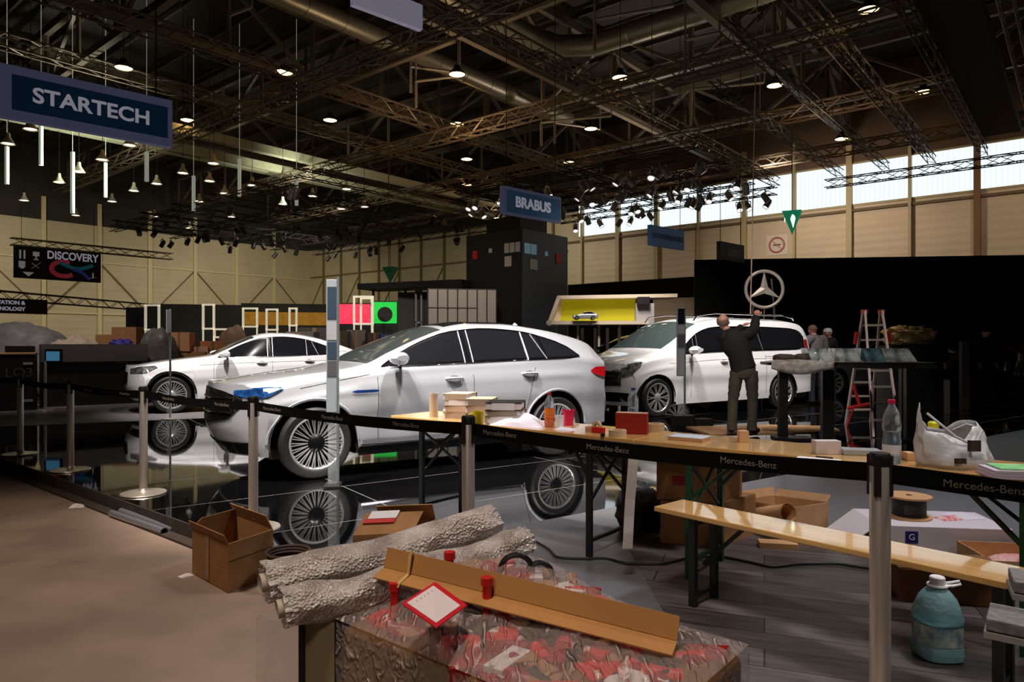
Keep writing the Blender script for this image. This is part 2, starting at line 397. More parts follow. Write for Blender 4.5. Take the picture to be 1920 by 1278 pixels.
for b, z, q in ((11.7, 8.88, 'nearest'), (17.8, 8.88, 'second'), (23.4, 8.88, 'third'), (28.8, 8.88, 'farthest')):
    box_truss(uv(-38, b, z), uv(3, b, z), .4, .4, .035, trussm, 'cross truss spanning under the roof, %s of four' % q, .55, group='cross trusses')
# roof structure: deep girders with diagonals
def girder(p0, p1, dep, w, mat, label, step=3.2):
    m = MB(); A = Vector(p0); B = Vector(p1); d = B-A; L = d.length; d.normalize(); k = int(L/step)
    m.bar(A, B, w, w*1.5); m.bar(A-Vector((0, 0, dep)), B-Vector((0, 0, dep)), w, w*1.3)
    for i in range(k+1):
        q = A+d*(L*i/k); m.bar(q, q-Vector((0, 0, dep)), w*.6)
        if i < k:
            q2 = A+d*(L*(i+1)/k); m.bar(q if i % 2 else q-Vector((0, 0, dep)), q2-Vector((0, 0, dep)) if i % 2 else q2, w*.6)
    return tag(m.build('roof_girder', mat), label, 'roof girder', 'deep roof girders')
for i, a in enumerate((-33, -22, -15, -8.5, -1, 6)):
    girder(uv(a, 2, 13.4), uv(a, 34.5, 13.4), 2.4, .22, beamm, 'deep dark steel girder running to the window wall, %s from left' % ['first', 'second', 'third', 'fourth', 'fifth', 'sixth'][i])
for i, b in enumerate((9, 16, 23, 30)):
    girder(uv(-50, b, 13.2), uv(12, b, 13.2), 2.0, .2, beamm, 'deep dark steel girder crossing the hall, %s row from the camera' % ['first', 'second', 'third', 'fourth'][i])
for i in range(15):
    b = 4+2*i
    struct(MB().bar(uv(-50, b, 13.9), uv(14, b, 13.9), .09, .2).build('ceiling_joist', M('joist_paint', (62, 50, 38), .7)))
# pale double beams lit from below, left
for j, (a, z, w) in enumerate(((-27.2, 9.7, .34), (-28.3, 9.3, .2), (-29.6, 9.5, .4))):
    o = MB().box((0, 0, 0), (34, w, .34)).build('pale_beam', M('pale_beam_paint', (158, 154, 126), .5, var=.1)); o.location = uv(a, 18, z); o.rotation_euler = (0, 0, math.atan2(VY, VX))
    tag(o, 'pale grey ceiling beam behind the large left sign, %s of three' % ['front', 'middle', 'rear'][j], 'beam', 'pale beams over the left stand')
def duct(pts, r, label):
    m = MB(); m.tube(pts, r, 20)
    for i in range(len(pts)-1):
        A, B = Vector(pts[i]), Vector(pts[i+1]); L = (B-A).length; k = int(L/1.5)
        for q in range(1, k+1):
            p = A.lerp(B, q/(k+1)); d = (B-A).normalized()*.04; m.rod(p-d, p+d, r*1.05, n=20)
    return tag(m.build('air_duct', M('duct_metal', (150, 142, 124), .42, .7, bump=.1, bscale=6), smooth=True), label, 'air duct')
duct([uv(-18.9, 4, 12), uv(-18.9, 27, 12)], .34, 'round metal air duct left of top centre')
p = [uv(-14.3, 3, 11.6), uv(-14.3, 18.2, 11.6), uv(-14.0, 19.4, 11.6), uv(-13.0, 20.1, 11.6), uv(-3, 20.2, 11.6)]
duct(p, .36, 'round metal air duct bending to the right near top centre')
# right-hand trusses running to the window wall
for i, (a, b0) in enumerate(((-7.4, 17), (-5.8, 14), (-4.3, 17), (-2.75, 13), (-1.2, 13))):
    box_truss(uv(a, b0, 8), uv(a, 29, 8), .24, .24, .018, trussd if i < 4 else trussm, 'slim black truss ending against the windows, %s from left' % ['first', 'second', 'third', 'fourth', 'fifth'][i], .45, group='slim trusses at the windows')
box_truss(uv(-8, 29.2, 7.7), uv(6, 29.2, 7.7), .3, .3, .022, trussd, 'slim truss hanging level in front of the right windows', .5)
o = MB().box((0, 0, 0), (12.5, 1.05, .3)).build('hanging_screen_wall', blackm, bevel=.02); o.location = uv(-2.15, 21.5, 8.37); o.rotation_euler = (0, 0, math.atan2(VY, VX))
tag(o, 'long solid black panel hanging between trusses at upper right', 'panel')
# left rig and right rig grids
ORD = ['nearest', 'second', 'third', 'fourth', 'fifth', 'sixth', 'seventh', 'eighth']
def rig(a0, a1, b0, b1, z, na, nb, mat, where, gname):
    k = 0
    for i in range(na+1):
        a = a0+(a1-a0)*i/na
        box_truss(uv(a, b0, z), uv(a, b1, z), .26, .26, .02, mat, None, .5, group=gname, n=4)['label'] = 'black truss of the %s lamp rig running away from the camera, %s from the left' % (where, ORD[i].replace('nearest', 'first'))
    for i in range(nb+1):
        b = b0+(b1-b0)*i/nb
        box_truss(uv(a0, b, z-.29), uv(a1, b, z-.29), .26, .26, .02, mat, None, .5, group=gname, n=4)['label'] = 'black truss crossing the %s lamp rig sideways, %s row from the camera' % (where, ORD[i])
rig(-35, -20, 13, 24, 7.0, 5, 4, trussd, 'left', 'left rig trusses')
rig(-18, -8.5, 18.5, 25, 7.1, 4, 3, trussd, 'right', 'right rig trusses')
def par_can(label, group, mat, lens):
    t = thing('stage_lamp', label, 'spotlight', (0, 0, 0), 0, group)
    m = MB(); m.bar((0, 0, 0), (0, 0, -.12), .03); m.bar((-.13, 0, -.12), (.13, 0, -.12), .03); m.bar((-.13, 0, -.12), (-.13, 0, -.3), .02); m.bar((.13, 0, -.12), (.13, 0, -.3), .02)
    m.build('yoke', mat, t)
    q = Matrix.Translation((0, 0, -.3)) @ Matrix.Rotation(R(35), 4, 'X')
    
    MB().lathe([(.0, .17), (.07, .17), (.10, .10), (.11, -.18)], 10, q).build('housing', mat, t, smooth=True)
    MB().lathe([(.0, -.15), (.10, -.155)], 10, q).build('lens', lens, t)
    return t
can = par_can('black spotlight hanging from the left lighting rig', 'spotlights on the left rig', trussd, M('lens_glass', (150, 150, 155), .1, .3))
rnd = random.Random(5); first = True
for i in range(64):
    b = 13+2.75*rnd.randrange(5); a = rnd.uniform(-35, -20)
    if rnd.random() < .5: a = -35+3*rnd.randrange(6); b = rnd.uniform(13, 24)
    p = uv(a, b, 6.58); rz = rnd.uniform(0, 6.28)
    if first: o = can; can.location = p; can.rotation_euler = (0, 0, rz); first = False
    else: o = dup(can, p, rz)
    o['label'] = 'black spotlight on the %s cross truss of the left rig, %s' % (ORD[min(4, max(0, round((b-13)/2.75)))], 'left end' if a < -31 else 'left of its middle' if a < -27.5 else 'right of its middle' if a < -23.5 else 'right end')
can2 = par_can('silver rimmed spotlight hanging from the right lighting rig near the windows', 'spotlights on the right rig', M('lamp_grey', (150, 148, 144), .3, .6), M('lens_lit', (230, 225, 220), .2, emit=1.6, ecol=(255, 245, 240)))
first = True
for i in range(72):
    b = 18.5+2.17*rnd.randrange(4); a = rnd.uniform(-18, -8.5)
    if rnd.random() < .4: a = -18+2.375*rnd.randrange(5); b = rnd.uniform(18.5, 25)
    p = uv(a, b, 6.68); rz = rnd.uniform(0, 6.28)
    if first: o = can2; can2.location = p; can2.rotation_euler = (0, 0, rz); first = False
    else: o = dup(can2, p, rz)
    o['label'] = 'silver rimmed spotlight on the %s cross truss of the right rig, %s' % (ORD[min(3, max(0, round((b-18.5)/2.17)))], 'left end' if a < -15.6 else 'left of its middle' if a < -13.2 else 'right of its middle' if a < -10.8 else 'right end')
# pendant lamps with warm glowing lens
glow = M('warm_lamp_glow', (255, 214, 150), .5, emit=9, ecol=(255, 206, 130))
glow2 = M('white_lamp_glow', (255, 250, 235), .5, emit=5, ecol=(255, 244, 220))
def disc_lamp(label):
    t = thing('ceiling_lamp', label, 'ceiling lamp', (0, 0, 0), 0, 'warm round ceiling lamps')
    MB().lathe([(.0, .28), (.09, .28), (.12, .18), (.27, .02), (.28, -.02), (.26, -.02)], 16).rod((0, 0, .28), (0, 0, 4.0), .012, n=5).build('lamp_housing', trussd, t, smooth=True)
    MB().lathe([(0, 0), (.25, -.005)], 16).build('lamp_lens', glow, t)
    return t
dl = disc_lamp('')
DL = [((232, 127), 'top left above the large sign'), ((533, 135), 'under the long truss right of the large sign'), ((352, 225), 'just right of the large sign'), ((619, 225), 'below the truss crossing at left'),
      ((857, 139), 'at top centre under the truss joint'), ((1163, 145), 'right of top centre beside the bent duct'), ((857, 232), 'in the middle of the ceiling'), ((1108, 241), 'above the right rig'),
      ((875, 298), 'small, between rig and centre truss'), ((1628, 18), 'topmost right, brightest'), ((1453, 160), 'beside the hanging cable'), ((1731, 172), 'left of the black hanging panel'),
      ((1578, 260), 'above the window wall at right'), ((875, 346), 'small, above the small blue sign board'), ((1067, 304), 'left edge of the right rig')]
for i, ((x, y), q) in enumerate(DL):
    Y = (10-H)*F/(HZ-y); s = .8+Y*.012
    if i == 0: o = dl; o.location = W(x, y, Y)
    else: o = dup(dl, W(x, y, Y))
    o['label'] = 'round ceiling lamp glowing warm, '+q
    if i in (1, 6, 8, 12): lamp('POINT', o.location-Vector((0, 0, .12)), 70, (1, .58, .22), size=.12)
# bell pendants of the left stand
def bell(label):
    t = thing('bell_pendant', label, 'pendant lamp', (0, 0, 0), 0, 'bell pendants over the left stand')
    MB().lathe([(.0, .34), (.05, .34), (.07, .2), (.13, .1), (.2, 0), (.19, 0)], 14).build('lamp_shade', M('pale_shade', (196, 188, 160), .5), t, smooth=True)
    MB().lathe([(0, .03), (.15, .02)], 12).build('bulb', glow2, t)
    MB().rod((0, 0, .34), (0, 0, 6.6), .010, n=5).build('cord', trussd, t)
    return t
bl = bell('')
BL = [(57, 243), (15, 270), (192, 300), (148, 322), (111, 342), (400, 307), (343, 325), (294, 345), (251, 358), (473, 348), (421, 363), (373, 378), (530, 383), (586, 368), (243, 273), (393, 340),
      (45, 376), (210, 378), (142, 404), (289, 406), (355, 428), (434, 407), (650, 355), (683, 388), (640, 392)]
for i, (x, y) in enumerate(BL):
    Y = (7.4-H)*F/(HZ-y)
    o = bl if i == 0 else dup(bl, (0, 0, 0))
    o.location = W(x, y, Y); o['label'] = 'pale glowing bell pendant over the left stand, %s row, %s' % ('highest' if y < 310 else 'upper' if y < 345 else 'middle' if y < 370 else 'lower' if y < 400 else 'lowest', 'farthest left' if x < 30 else 'far left' if x < 130 else 'left' if x < 240 else 'middle' if x < 340 else 'right' if x < 460 else 'far right')
# white fluorescent tubes hanging upright
tb = M('white_tube', (214, 222, 206), .4, emit=.25, ecol=(200, 215, 195))
TB = [(77, 225, 310), (275, 285, 340), (198, 305, 370), (449, 298, 368), (13, 275, 345), (556, 325, 385), (363, 330, 395), (136, 285, 400)]
for i, (x, y0, y1) in enumerate(TB):
    q8 = ['below the large sign', 'right of the large sign corner', 'left of centre over the stand', 'near the left rig', 'at the left picture edge', 'farthest right, before the left rig', 'over the left rig edge', 'above the ribbon board'][i]
    Y = 24.0 if y0 < 290 else 27.0
    A = W(x, y0, Y); B = W(x, y1, Y); o = MB().rod((0, 0, 0), A-B, .07, n=10).rod(A-B, Vector((0, 0, 14-B.z)), .010, n=5).build('hanging_tube', tb, smooth=True); o.location = B
    tag(o, 'pale vertical tube hanging under the beams, '+q8, 'hanging tube', 'pale vertical tubes over the left stand')
# dropped pipe frames under the roof, right of centre
for FI, (px0, py0, px1, py1, Y) in enumerate(((770, 110, 860, 140, 24), (1015, 250, 1140, 210, 27), (1115, 65, 1250, 10, 20), (1300, 185, 1420, 150, 22), (430, 45, 485, 12, 20), (780, 165, 860, 140, 24), (1285, 90, 1340, 60, 19), (1040, 210, 1130, 250, 30))):
    A, B = W(px0, py0, Y), W(px1, py1, Y); A.z = B.z = (A.z+B.z)/2
    B.y += (W(px1, py1, Y).z-W(px0, py0, Y).z)*-1.0
    o = MB().rod(A, B, .05, n=6).rod(A, A-Vector((0, 0, .9)), .05, n=6).rod(B, B+Vector((0, 0, 2.2)), .03, n=6).rod(A, A+Vector((0, 0, 2.2)), .03, n=6).build('pipe_frame', M('pipe_pale', (150, 138, 120), .45, .3))
    tag(o, 'short pale pipe frame hanging from the roof, '+['left of top centre', 'above the right rig', 'top edge right of centre', 'beside the long cable', 'top edge left of centre', 'by the middle ceiling lamp', 'top edge near the long cable', 'small, above the blue board'][FI], 'pipe frame', 'pipe frames under the roof')
# a pair of slim cables
o = MB().rod(W(1421, -60, 16.2), W(1407, 590, 16.2), .014, n=6).build('hanging_cable', M('pale_cable', (196, 170, 150), .5)); tag(o, 'long thin pale cable hanging down beside the ring emblem', 'cable')
o = MB().rod(W(730, 640, 30), W(728, 90, 30), .02, n=5).build('hanging_cable', M('dim_cable', (84, 76, 60), .5)); tag(o, 'thin dim cable hanging before the back wall at centre', 'cable')
# ---------------------------------------------------------------- vehicles
silver = M('silver_car_paint', (196, 198, 206), .30, .5, coat=1)
whitep = M('white_car_paint', (236, 234, 236), .25, .0, coat=1)
darkp = M('black_car_paint', (20, 20, 24), .2, .3, coat=1)
trimb = M('gloss_black_trim', (12, 12, 14), .12, spec=.7)
rimm = M('rim_silver', (196, 196, 200), .28, .6)
rimd = M('rim_dark', (22, 22, 25), .3, .6)
headm = M('headlight_blue', (40, 96, 160), .08, .3, coat=1, emit=.10, ecol=(40, 110, 210), col2=(20, 40, 80), vscale=18)
headg = M('headlight_dark', (60, 62, 66), .08, .5, coat=1, col2=(170, 172, 176), vscale=16)
tailm = M('tail_lamp_red', (150, 14, 22), .12, coat=1)
seam = M('door_seam', (60, 62, 66), .5)
grillm = M('grille_black', (18, 18, 20), .25, .3, bump=.8, bscale=60, voro=True)
class Car:
    def __init__(s, P, name, label, cat, loc, rz, paint):
        s.P = P; s.t = thing(name, label, cat, loc, rz); s.paint = paint
        s.L = P['L']; s.Bf = P.get('Bf', .42); s.Br = P.get('Br', .28); s.x0 = s.Bf; s.x1 = s.L-s.Br
    def w(s, x): return interp(s.P['w'], x)
    def zs(s, x): return interp(s.P['zs'], x)
    def zt(s, x): return interp(s.P['zt'], x)
    def yr(s, x): return interp(s.P['yr'], x)
    def ze(s, x):  # edge of the crown
        a = s.zs(x); b = s.zt(x); return a+(b-a)*s.P.get('ce', .86)
    def zb(s, x, arch=True):
        z = interp(s.P['zb'], x); r = s.P['ra']
        if arch:
            for xw in s.P['xw']:
                d = abs(x-xw)
                if d < r: z = max(z, s.P['rw']+math.sqrt(r*r-d*d))
        return z
    def yside(s, x, z):
        zs_, ze_ = s.zs(x), s.ze(x); w = s.w(x)
        if z <= zs_:
            z0 = .2; t = (z-z0)/max(.01, zs_-z0); t = max(0, min(1, t))
            return w*(.95+.06*math.sin(min(1, t*1.25)*math.pi/2)-.075*max(0, t-.55)**1.2/.38-.018*math.exp(-((t-.42)/.16)**2)+.012*math.exp(-((t-.80)/.05)**2))
        t = min(1, (z-zs_)/max(.001, ze_-zs_)); y0 = w*(.95+.06-.075*.45**1.2/.38); y1 = s.yr(x)
        return y0+(y1-y0)*(t*.92+.08*t*t)
    def crown(s, x, k):  # k 0..1 from edge to centre
        y = s.yr(x)*(1-k); ze_, zt_ = s.ze(x), s.zt(x)
        return y, ze_+(zt_-ze_)*(1-(1-k)**2.4)
    def warp(s, x, y):
        q = abs(y)/s.w(x)
        cf = max(0, 1-(x-s.x0)/1.1)**1.5 if x < s.x0+1.1 else 0
        cr = max(0, 1-(s.x1-x)/.9)**1.5 if x > s.x1-.9 else 0
        return x-cf*s.Bf*(1-min(1, q)**3)+cr*s.Br*(1-min(1, q)**3)
    NS, NG, NC = 16, 8, 9
    def section(s, x):
        pts = []; zb = s.zb(x); zs_ = s.zs(x); ze_ = s.ze(x)
        for i in range(s.NS):
            z = zb+(zs_-zb)*i/(s.NS-1); pts.append((s.yside(x, z), z))
        for i in range(1, s.NG+1):
            z = zs_+(ze_-zs_)*i/s.NG; pts.append((s.yside(x, z), z))
        for i in range(1, s.NC+1): pts.append(s.crown(x, i/s.NC))
        return pts
    def body(s):
        n = 190; m = MB(); rows = []
        for i in range(n+1):
            x = s.x0+(s.x1-s.x0)*i/n; sec = s.section(x)
            left = [(s.warp(x, y), -y, z) for y, z in sec]; right = [(s.warp(x, y), y, z) for y, z in sec[-2::-1]]
            rows.append(left+right)
        m.grid(rows)
        for end in (0, 1):
            m.grid([[s.face(end, y, k) for k in [j/12 for j in range(13)]] for y in [q/16 for q in range(-16, 17)]])
        o = m.build('body', s.paint, s.t, smooth=True)
        me = o.data
        try: me.set_sharp_from_angle(angle=R(60))
        except Exception: pass
        return o
    def face_z(s, end, yq):
        x = s.x0 if end == 0 else s.x1
        w = s.w(x); y = abs(yq)*w
        if y <= s.yr(x):
            k = 1-y/s.yr(x); return s.crown(x, k)[1]
        t = (w*.97-y)/max(.01, (w*.97-s.yr(x))); t = max(0, min(1, t)); return s.zs(x)+(s.ze(x)-s.zs(x))*t
    def face(s, end, yq, k, off=0, zabs=None):
        x = s.x0 if end == 0 else s.x1; w = s.w(x); zb = s.zb(x); zt = s.face_z(end, yq)
        z = zb+(zt-zb)*k if zabs is None else zabs
        kk = (z-zb)/max(.01, zt-zb); kk = max(0, min(1, kk))
        yw = min(abs(yq), 1)
        yy = yq*w if abs(yq) < 1 else math.copysign(s.yside(x, z), yq)
        b = interp(s.P['bf'] if end == 0 else s.P['br'], kk)*(1-yw**6)
        sg = -1 if end == 0 else 1
        B = s.Bf if end == 0 else s.Br
        xx = x+sg*B*(1-yw**3)+sg*b+sg*off
        return (xx, yy, z)
    def sidep(s, x, z, sd, off=.006):
        y = s.yside(x, z); return (s.warp(x, y), sd*(y+off), z)
    def side_patch(s, name, mat, top, bot, off=.006, n=40, nz=8, par=None, sides=(-1, 1), solid=0):
        o = None
        for sd in sides:
            m = MB(); x0 = max(top[0][0], bot[0][0]); x1 = min(top[-1][0], bot[-1][0]); rows = []
            for i in range(n+1):
                x = x0+(x1-x0)*i/n
                lin = lambda K: interp(K, x)
                a, b = lin(bot), lin(top); rows.append([s.sidep(x, a+(b-a)*j/nz, sd, off) for j in range(nz+1)])
            o = m.grid(rows).build(name, mat, par or s.t, smooth=True)
        return o
    def wrap(s, sx, z, sd, off=.008):  # sx: distance from centre along the front, round the corner
        w = s.w(s.x0)
        if sx <= w*.985: p = s.face(0, sx/w, 0, off, z); return (p[0], sd*p[1], p[2])
        x = s.x0+(sx-w*.985); p = s.sidep(x, z, sd, off); return p
    def wrap_patch(s, name, mat, top, bot, sides=(-1, 1), n=24, off=.008):
        for sd in sides:
            rows = []; x0, x1 = top[0][0], top[-1][0]
            for i in range(n+1):
                q = x0+(x1-x0)*i/n; a, b = interp(bot, q), interp(top, q); rows.append([s.wrap(q, a+(b-a)*j/5, sd, off) for j in range(6)])
            o = MB().grid(rows).build(name, mat, s.t, smooth=True)
        return o
    def face_patch(s, name, mat, end, poly_t, poly_b, off=.01, n=24):
        rows = []; y0, y1 = poly_t[0][0], poly_t[-1][0]; w = s.w(s.x0 if end == 0 else s.x1)
        for i in range(n+1):
            y = y0+(y1-y0)*i/n; a, b = interp(poly_b, y), interp(poly_t, y)
            rows.append([s.face(end, y/w, 0, off, a+(b-a)*j/8) for j in range(9)])
        return MB().grid(rows).build(name, mat, s.t, smooth=True)
    def top_patch(s, name, mat, xa, xb, k0=.04, off=.006, n=24):
        m = MB(); rows = []
        for i in range(n+1):
            x = xa+(xb-xa)*i/n; r_ = []
            for j in range(-12, 13):
                k = 1-abs(j)/12*(1-k0); y, z = s.crown(x, k); y *= (-1 if j < 0 else 1)
                r_.append((s.warp(x, y), y, z+off))
            rows.append(r_)
        return m.grid(rows).build(name, mat, s.t, smooth=True)
    def line(s, name, pts, r, mat, sides=(-1, 1), off=.004, par=None):
        for sd in sides:
            q = []
            for i in range(len(pts)-1):
                for k in range(8):
                    t = k/8; q.append((pts[i][0]*(1-t)+pts[i+1][0]*t, pts[i][1]*(1-t)+pts[i+1][1]*t))
            q.append(pts[-1]); o = MB().tube([s.sidep(x, z, sd, off) for x, z in q], r, 5).build(name, mat, par or s.t, smooth=True)
        return o
    def wheels(s, kind, spokes):
        R0 = s.P['rw']; rr = s.P.get('rim', .76)*R0; wy = s.P['wy']
        for xw in s.P['xw']:
            for sd in (-1, 1):
                y = sd*wy
                wt = bpy.data.objects.new('wheel', None); C.objects.link(wt); wt.parent = s.t; wt.location = (xw, y, R0)
                wt.rotation_euler = (R(90) if sd < 0 else R(-90), 0, 0)   # local +z points outward
                MB().lathe([(rr, .005), (rr+.012, .012), (R0-.03, .012), (R0-.008, -.012), (R0, -.04), (R0, -.2), (R0-.02, -.235), (rr, -.235), (rr, .005)], 48).build('tyre', rubber, wt, smooth=True)
                MB().lathe([(rr+.004, .008), (rr-.012, .012), (rr-.022, .0), (rr-.03, -.05), (rr-.03, -.2)], 48).build('rim', rimm, wt, smooth=True)
                MB().lathe([(0, -.10), (rr-.02, -.11)], 32).build('brake_disc', M('brake_dark', (10, 10, 11), .5, .3), wt)
                sp = MB()
                for k in range(spokes):
                    t = 2*math.pi*k/spokes; c_, s_ = math.cos(t), math.sin(t)
                    if kind == 'multi':
                        for dt in (-.055, .055):
                            c2, s2 = math.cos(t+dt), math.sin(t+dt)
                            sp.bar((.085*c_, .085*s_, -.022), ((rr-.015)*c2, (rr-.015)*s2, .0), .0085, .02)
                    else:
                        for dt in (-.10, .10):
                            c2, s2 = math.cos(t+dt), math.sin(t+dt); sp.bar((.05*c_, .05*s_, -.02), ((rr-.015)*c2, (rr-.015)*s2, -.0), .016, .02)
                sp.build('spokes', rimm, wt)
                if kind != 'multi':
                    dk = MB()
                    for k in range(spokes):
                        t = 2*math.pi*(k+.5)/spokes; dk.bar((.06*math.cos(t), .06*math.sin(t), -.03), ((rr-.02)*math.cos(t), (rr-.02)*math.sin(t), -.02), .02, .015)
                    dk.build('dark_spokes', rimd, wt)
                MB().lathe([(0, .01), (.035, .01), (.065, -.003), (.095, -.03)], 24).build('hub', rimd if kind == 'multi' else rimm, wt, smooth=True)
                # wheel house lining
                h = MB(); ra = s.P['ra']+.02
                arc = [(ra*math.cos(a), ra*math.sin(a)) for a in [math.pi*i/20 for i in range(-2, 23)]]
                h.grid([[(xw+c, sd*(s.w(xw)*.965), R0+q) for c, q in arc], [(xw+c, sd*(s.w(xw)-.42), R0+q) for c, q in arc]])
                h.add([(xw+c, sd*(s.w(xw)-.42), R0+q) for c, q in arc], [tuple(range(len(arc)))])
                h.build('wheel_arch_liner', blackm, s.t)
    def under(s):
        P = s.P; f = MB(); a, b = P['xw']; ra = P['ra']
        for x0, x1 in ((s.x0+.1, a-ra), (a+ra, b-ra), (b+ra, s.x1-.05)):
            f.box(((x0+x1)/2, 0, .26), (x1-x0, s.w(2)*1.7, .10))
        f.box((s.L/2, 0, .3), (s.L-1.6, s.w(2)*1.1, .12)); f.build('underbody', blackm, s.t)
    def mirror(s, x, z, mat, sz=1.0, sides=(-1, 1)):
        for sd in sides:
            yb = s.yside(x, z); m = MB(); rings = []
            for i in range(9):
                u = i/8; yy = yb+.05+.22*u*sz; hh = (.03+.04*math.sin(math.pi*min(1, u*1.05+.10)))*sz; dd = (.13*math.sin(math.pi*(.2+.62*u))+.02)*sz
                rings.append([(x-.03*u+dd*math.cos(t)*(1 if math.cos(t) < 0 else .5), sd*yy, z+.085+.01*u+hh*math.sin(t)) for t in [2*math.pi*j/14 for j in range(14)]])
            m.grid(rings, closed=True); m.add(rings[0], [tuple(range(14))]); m.add(rings[-1], [tuple(range(14))])
            o = m.build('side_mirror', mat, s.t, smooth=True)
            MB().tube([(x+.02, sd*(yb-.02), z), (x+.01, sd*(yb+.07), z+.03), (x, sd*(yb+.14), z+.045)], [.03, .025, .03], 8).build('mirror_foot', trimb, o, smooth=True)
    def handle(s, x, z, L=.22, mat=None):
        for sd in (-1, 1):
            y = s.yside(x, z)
            pts = [(x-L/2, sd*(y-.01), z), (x-L/2+.03, sd*(y+.028), z+.006), (x, sd*(y+.036), z+.008), (x+L/2-.03, sd*(y+.028), z+.006), (x+L/2, sd*(y-.01), z)]
            o = MB().tube(pts, [.012, .014, .015, .014, .012], 8).build('door_handle', mat or s.paint, s.t, smooth=True)
            rows = []
            for i in range(7):
                u = -1+2*i/6; q = .038*math.sqrt(max(0, 1-u*u))+.002; rows.append([s.sidep(x+u*L*.36, z-.004+q*v_, sd, .003) for v_ in (-1, 0, 1)])
            MB().grid(rows).build('handle_recess', M('recess_grey', (92, 94, 98), .4), o, smooth=True)

# --- silver electric SUV
P1 = dict(L=4.76, Bf=.42, Br=.26, w=[(.46, .87), (.8, .925), (1.1, .942), (2.5, .935), (3.7, .945), (4.2, .925), (4.5, .87)],
          zs=[(.46, .87), (.9, .97), (1.4, 1.05), (2.2, 1.11), (3.2, 1.145), (4.0, 1.17), (4.5, 1.12)],
          zt=[(.46, .95), (.8, 1.02), (1.2, 1.08), (1.42, 1.13), (1.7, 1.27), (2.1, 1.45), (2.4, 1.555), (2.8, 1.615), (3.2, 1.615), (3.7, 1.565), (4.1, 1.47), (4.3, 1.38), (4.42, 1.24), (4.5, 1.12)],
          yr=[(.46, .70), (1.2, .70), (1.5, .70), (2.4, .60), (3.3, .58), (4.1, .56), (4.5, .62)],
          zb=[(.46, .24), (.9, .25), (1.4, .27), (3.4, .28), (4.2, .32), (4.5, .36)],
          xw=(.86, 3.733), rw=.36, ra=.42, wy=.925, rim=.745, ce=.88,
          bf=[(0, -.12), (.2, -.02), (.45, .03), (.75, .02), (1, 0)], br=[(0, -.02), (.3, .05), (.55, .02), (.8, .0), (1, 0)])
fc = Vector((-1.934, 6.87, 0)); th = R(30.7)
def car_origin(fc, th, P):
    ox, oy = P['xw'][0], -P['wy']
    return Vector((fc.x-(math.cos(th)*ox-math.sin(th)*oy), fc.y-(math.sin(th)*ox+math.cos(th)*oy), 0))
car = Car(P1, 'suv_car', 'large silver electric SUV with blue-lit headlights on the glossy black floor', 'car', car_origin(fc, th, P1), th, silver)
car.body(); car.under(); car.wheels('multi', 22)
car.top_patch('windshield', wglass, 1.46, 2.36, .05)
car.top_patch('panorama_roof', tglass, 2.46, 3.45, .25, .004)
def window_set(car, front, wtop, wbot, splits, trim=chrome):
    x0, x1 = wbot[0][0], wbot[-1][0]
    car.side_patch('window_surround', trimb, wtop, wbot, .004, n=60)
    edges = [x0]+splits+[x1]
    for i in range(len(edges)-1):
        a = edges[i]+(.02 if i else .03); b = edges[i+1]-(.02 if i < len(edges)-2 else .04)
        tp = [(a+(b-a)*k/10, interp(wtop, a+(b-a)*k/10)-.02) for k in range(11)]
        bt = [(a+(b-a)*k/10, min(interp(wbot, a+(b-a)*k/10)+.02, interp(wtop, a+(b-a)*k/10)-.021)) for k in range(11)]
        car.side_patch('side_window', tglass, tp, bt, .009, n=20)
    for qi, sp in enumerate(splits):
        dz = -.10 if (qi == len(splits)-1 and len(splits) > 2) else .02
        for o_ in ((-.05, .05) if qi == 0 else (0,)): car.line('window_pillar', [(sp+o_, interp(wbot, sp+o_)), (sp+o_+dz, interp(wtop, sp+o_+dz)-.01)], .006, M('pillar_line', (150, 150, 156), .3, .4), off=.012)
    car.line('window_trim', [(x, z) for x, z in [(x0+(x1-x0)*i/14, interp(wbot, x0+(x1-x0)*i/14)) for i in range(15)]], .007, trim, off=.006)
    car.line('window_trim', [(x, z) for x, z in [(x0+(x1-x0)*i/20, interp(wtop, x0+(x1-x0)*i/20)) for i in range(21)]], .006, trim, off=.006)
window_set(car, 0, [(1.56, 1.105), (1.8, 1.245), (2.1, 1.38), (2.45, 1.485), (2.9, 1.525), (3.35, 1.50), (3.75, 1.41), (3.95, 1.325), (4.1, 1.20)],
           [(1.56, 1.09), (2.2, 1.12), (3.2, 1.155), (3.9, 1.175), (4.1, 1.185)], [2.58, 3.36, 3.62])
for xs in (1.50, 2.62):
    car.line('door_seam', [(xs, .34), (xs-.01, .6), (xs, 1.0)], .003, seam, off=.001)
car.line('door_seam', [(3.36, .80), (3.42, 1.0), (3.45, 1.07)], .003, seam, off=.001)
car.line('door_seam', [(1.45, .33), (2.6, .33), (3.25, .35), (3.32, .6), (3.36, .8)], .003, seam, off=.001)
car.line('hood_seam', [(.75, .905), (1.1, .975), (1.42, 1.03)], .003, seam, off=.001)
car.line('sill_chrome', [(1.32, .31), (2.4, .30), (3.28, .32)], .012, chrome, off=.004)
car.side_patch('sill_trim', trimb, [(1.30, .29), (3.28, .30)], [(1.30, .20), (3.28, .21)], .004)
car.side_patch('fender_badge', M('badge_blue', (24, 60, 120), .1, .3), [(1.22, .86), (1.28, .872), (1.46, .872), (1.5, .868)], [(1.22, .85), (1.28, .842), (1.46, .845), (1.5, .85)], .01)
car.wrap_patch('headlight', headm, [(.62, .89), (.76, .903), (.88, .915), (.98, .922), (1.06, .920)], [(.62, .85), (.76, .818), (.88, .822), (.98, .865), (1.06, .914)], off=.012)
car.wrap_patch('headlight_lens', M('lens_silver', (190, 196, 204), .1, .4), [(.92, .905), (.97, .912), (1.03, .915)], [(.92, .858), (.97, .876), (1.03, .905)], off=.016)
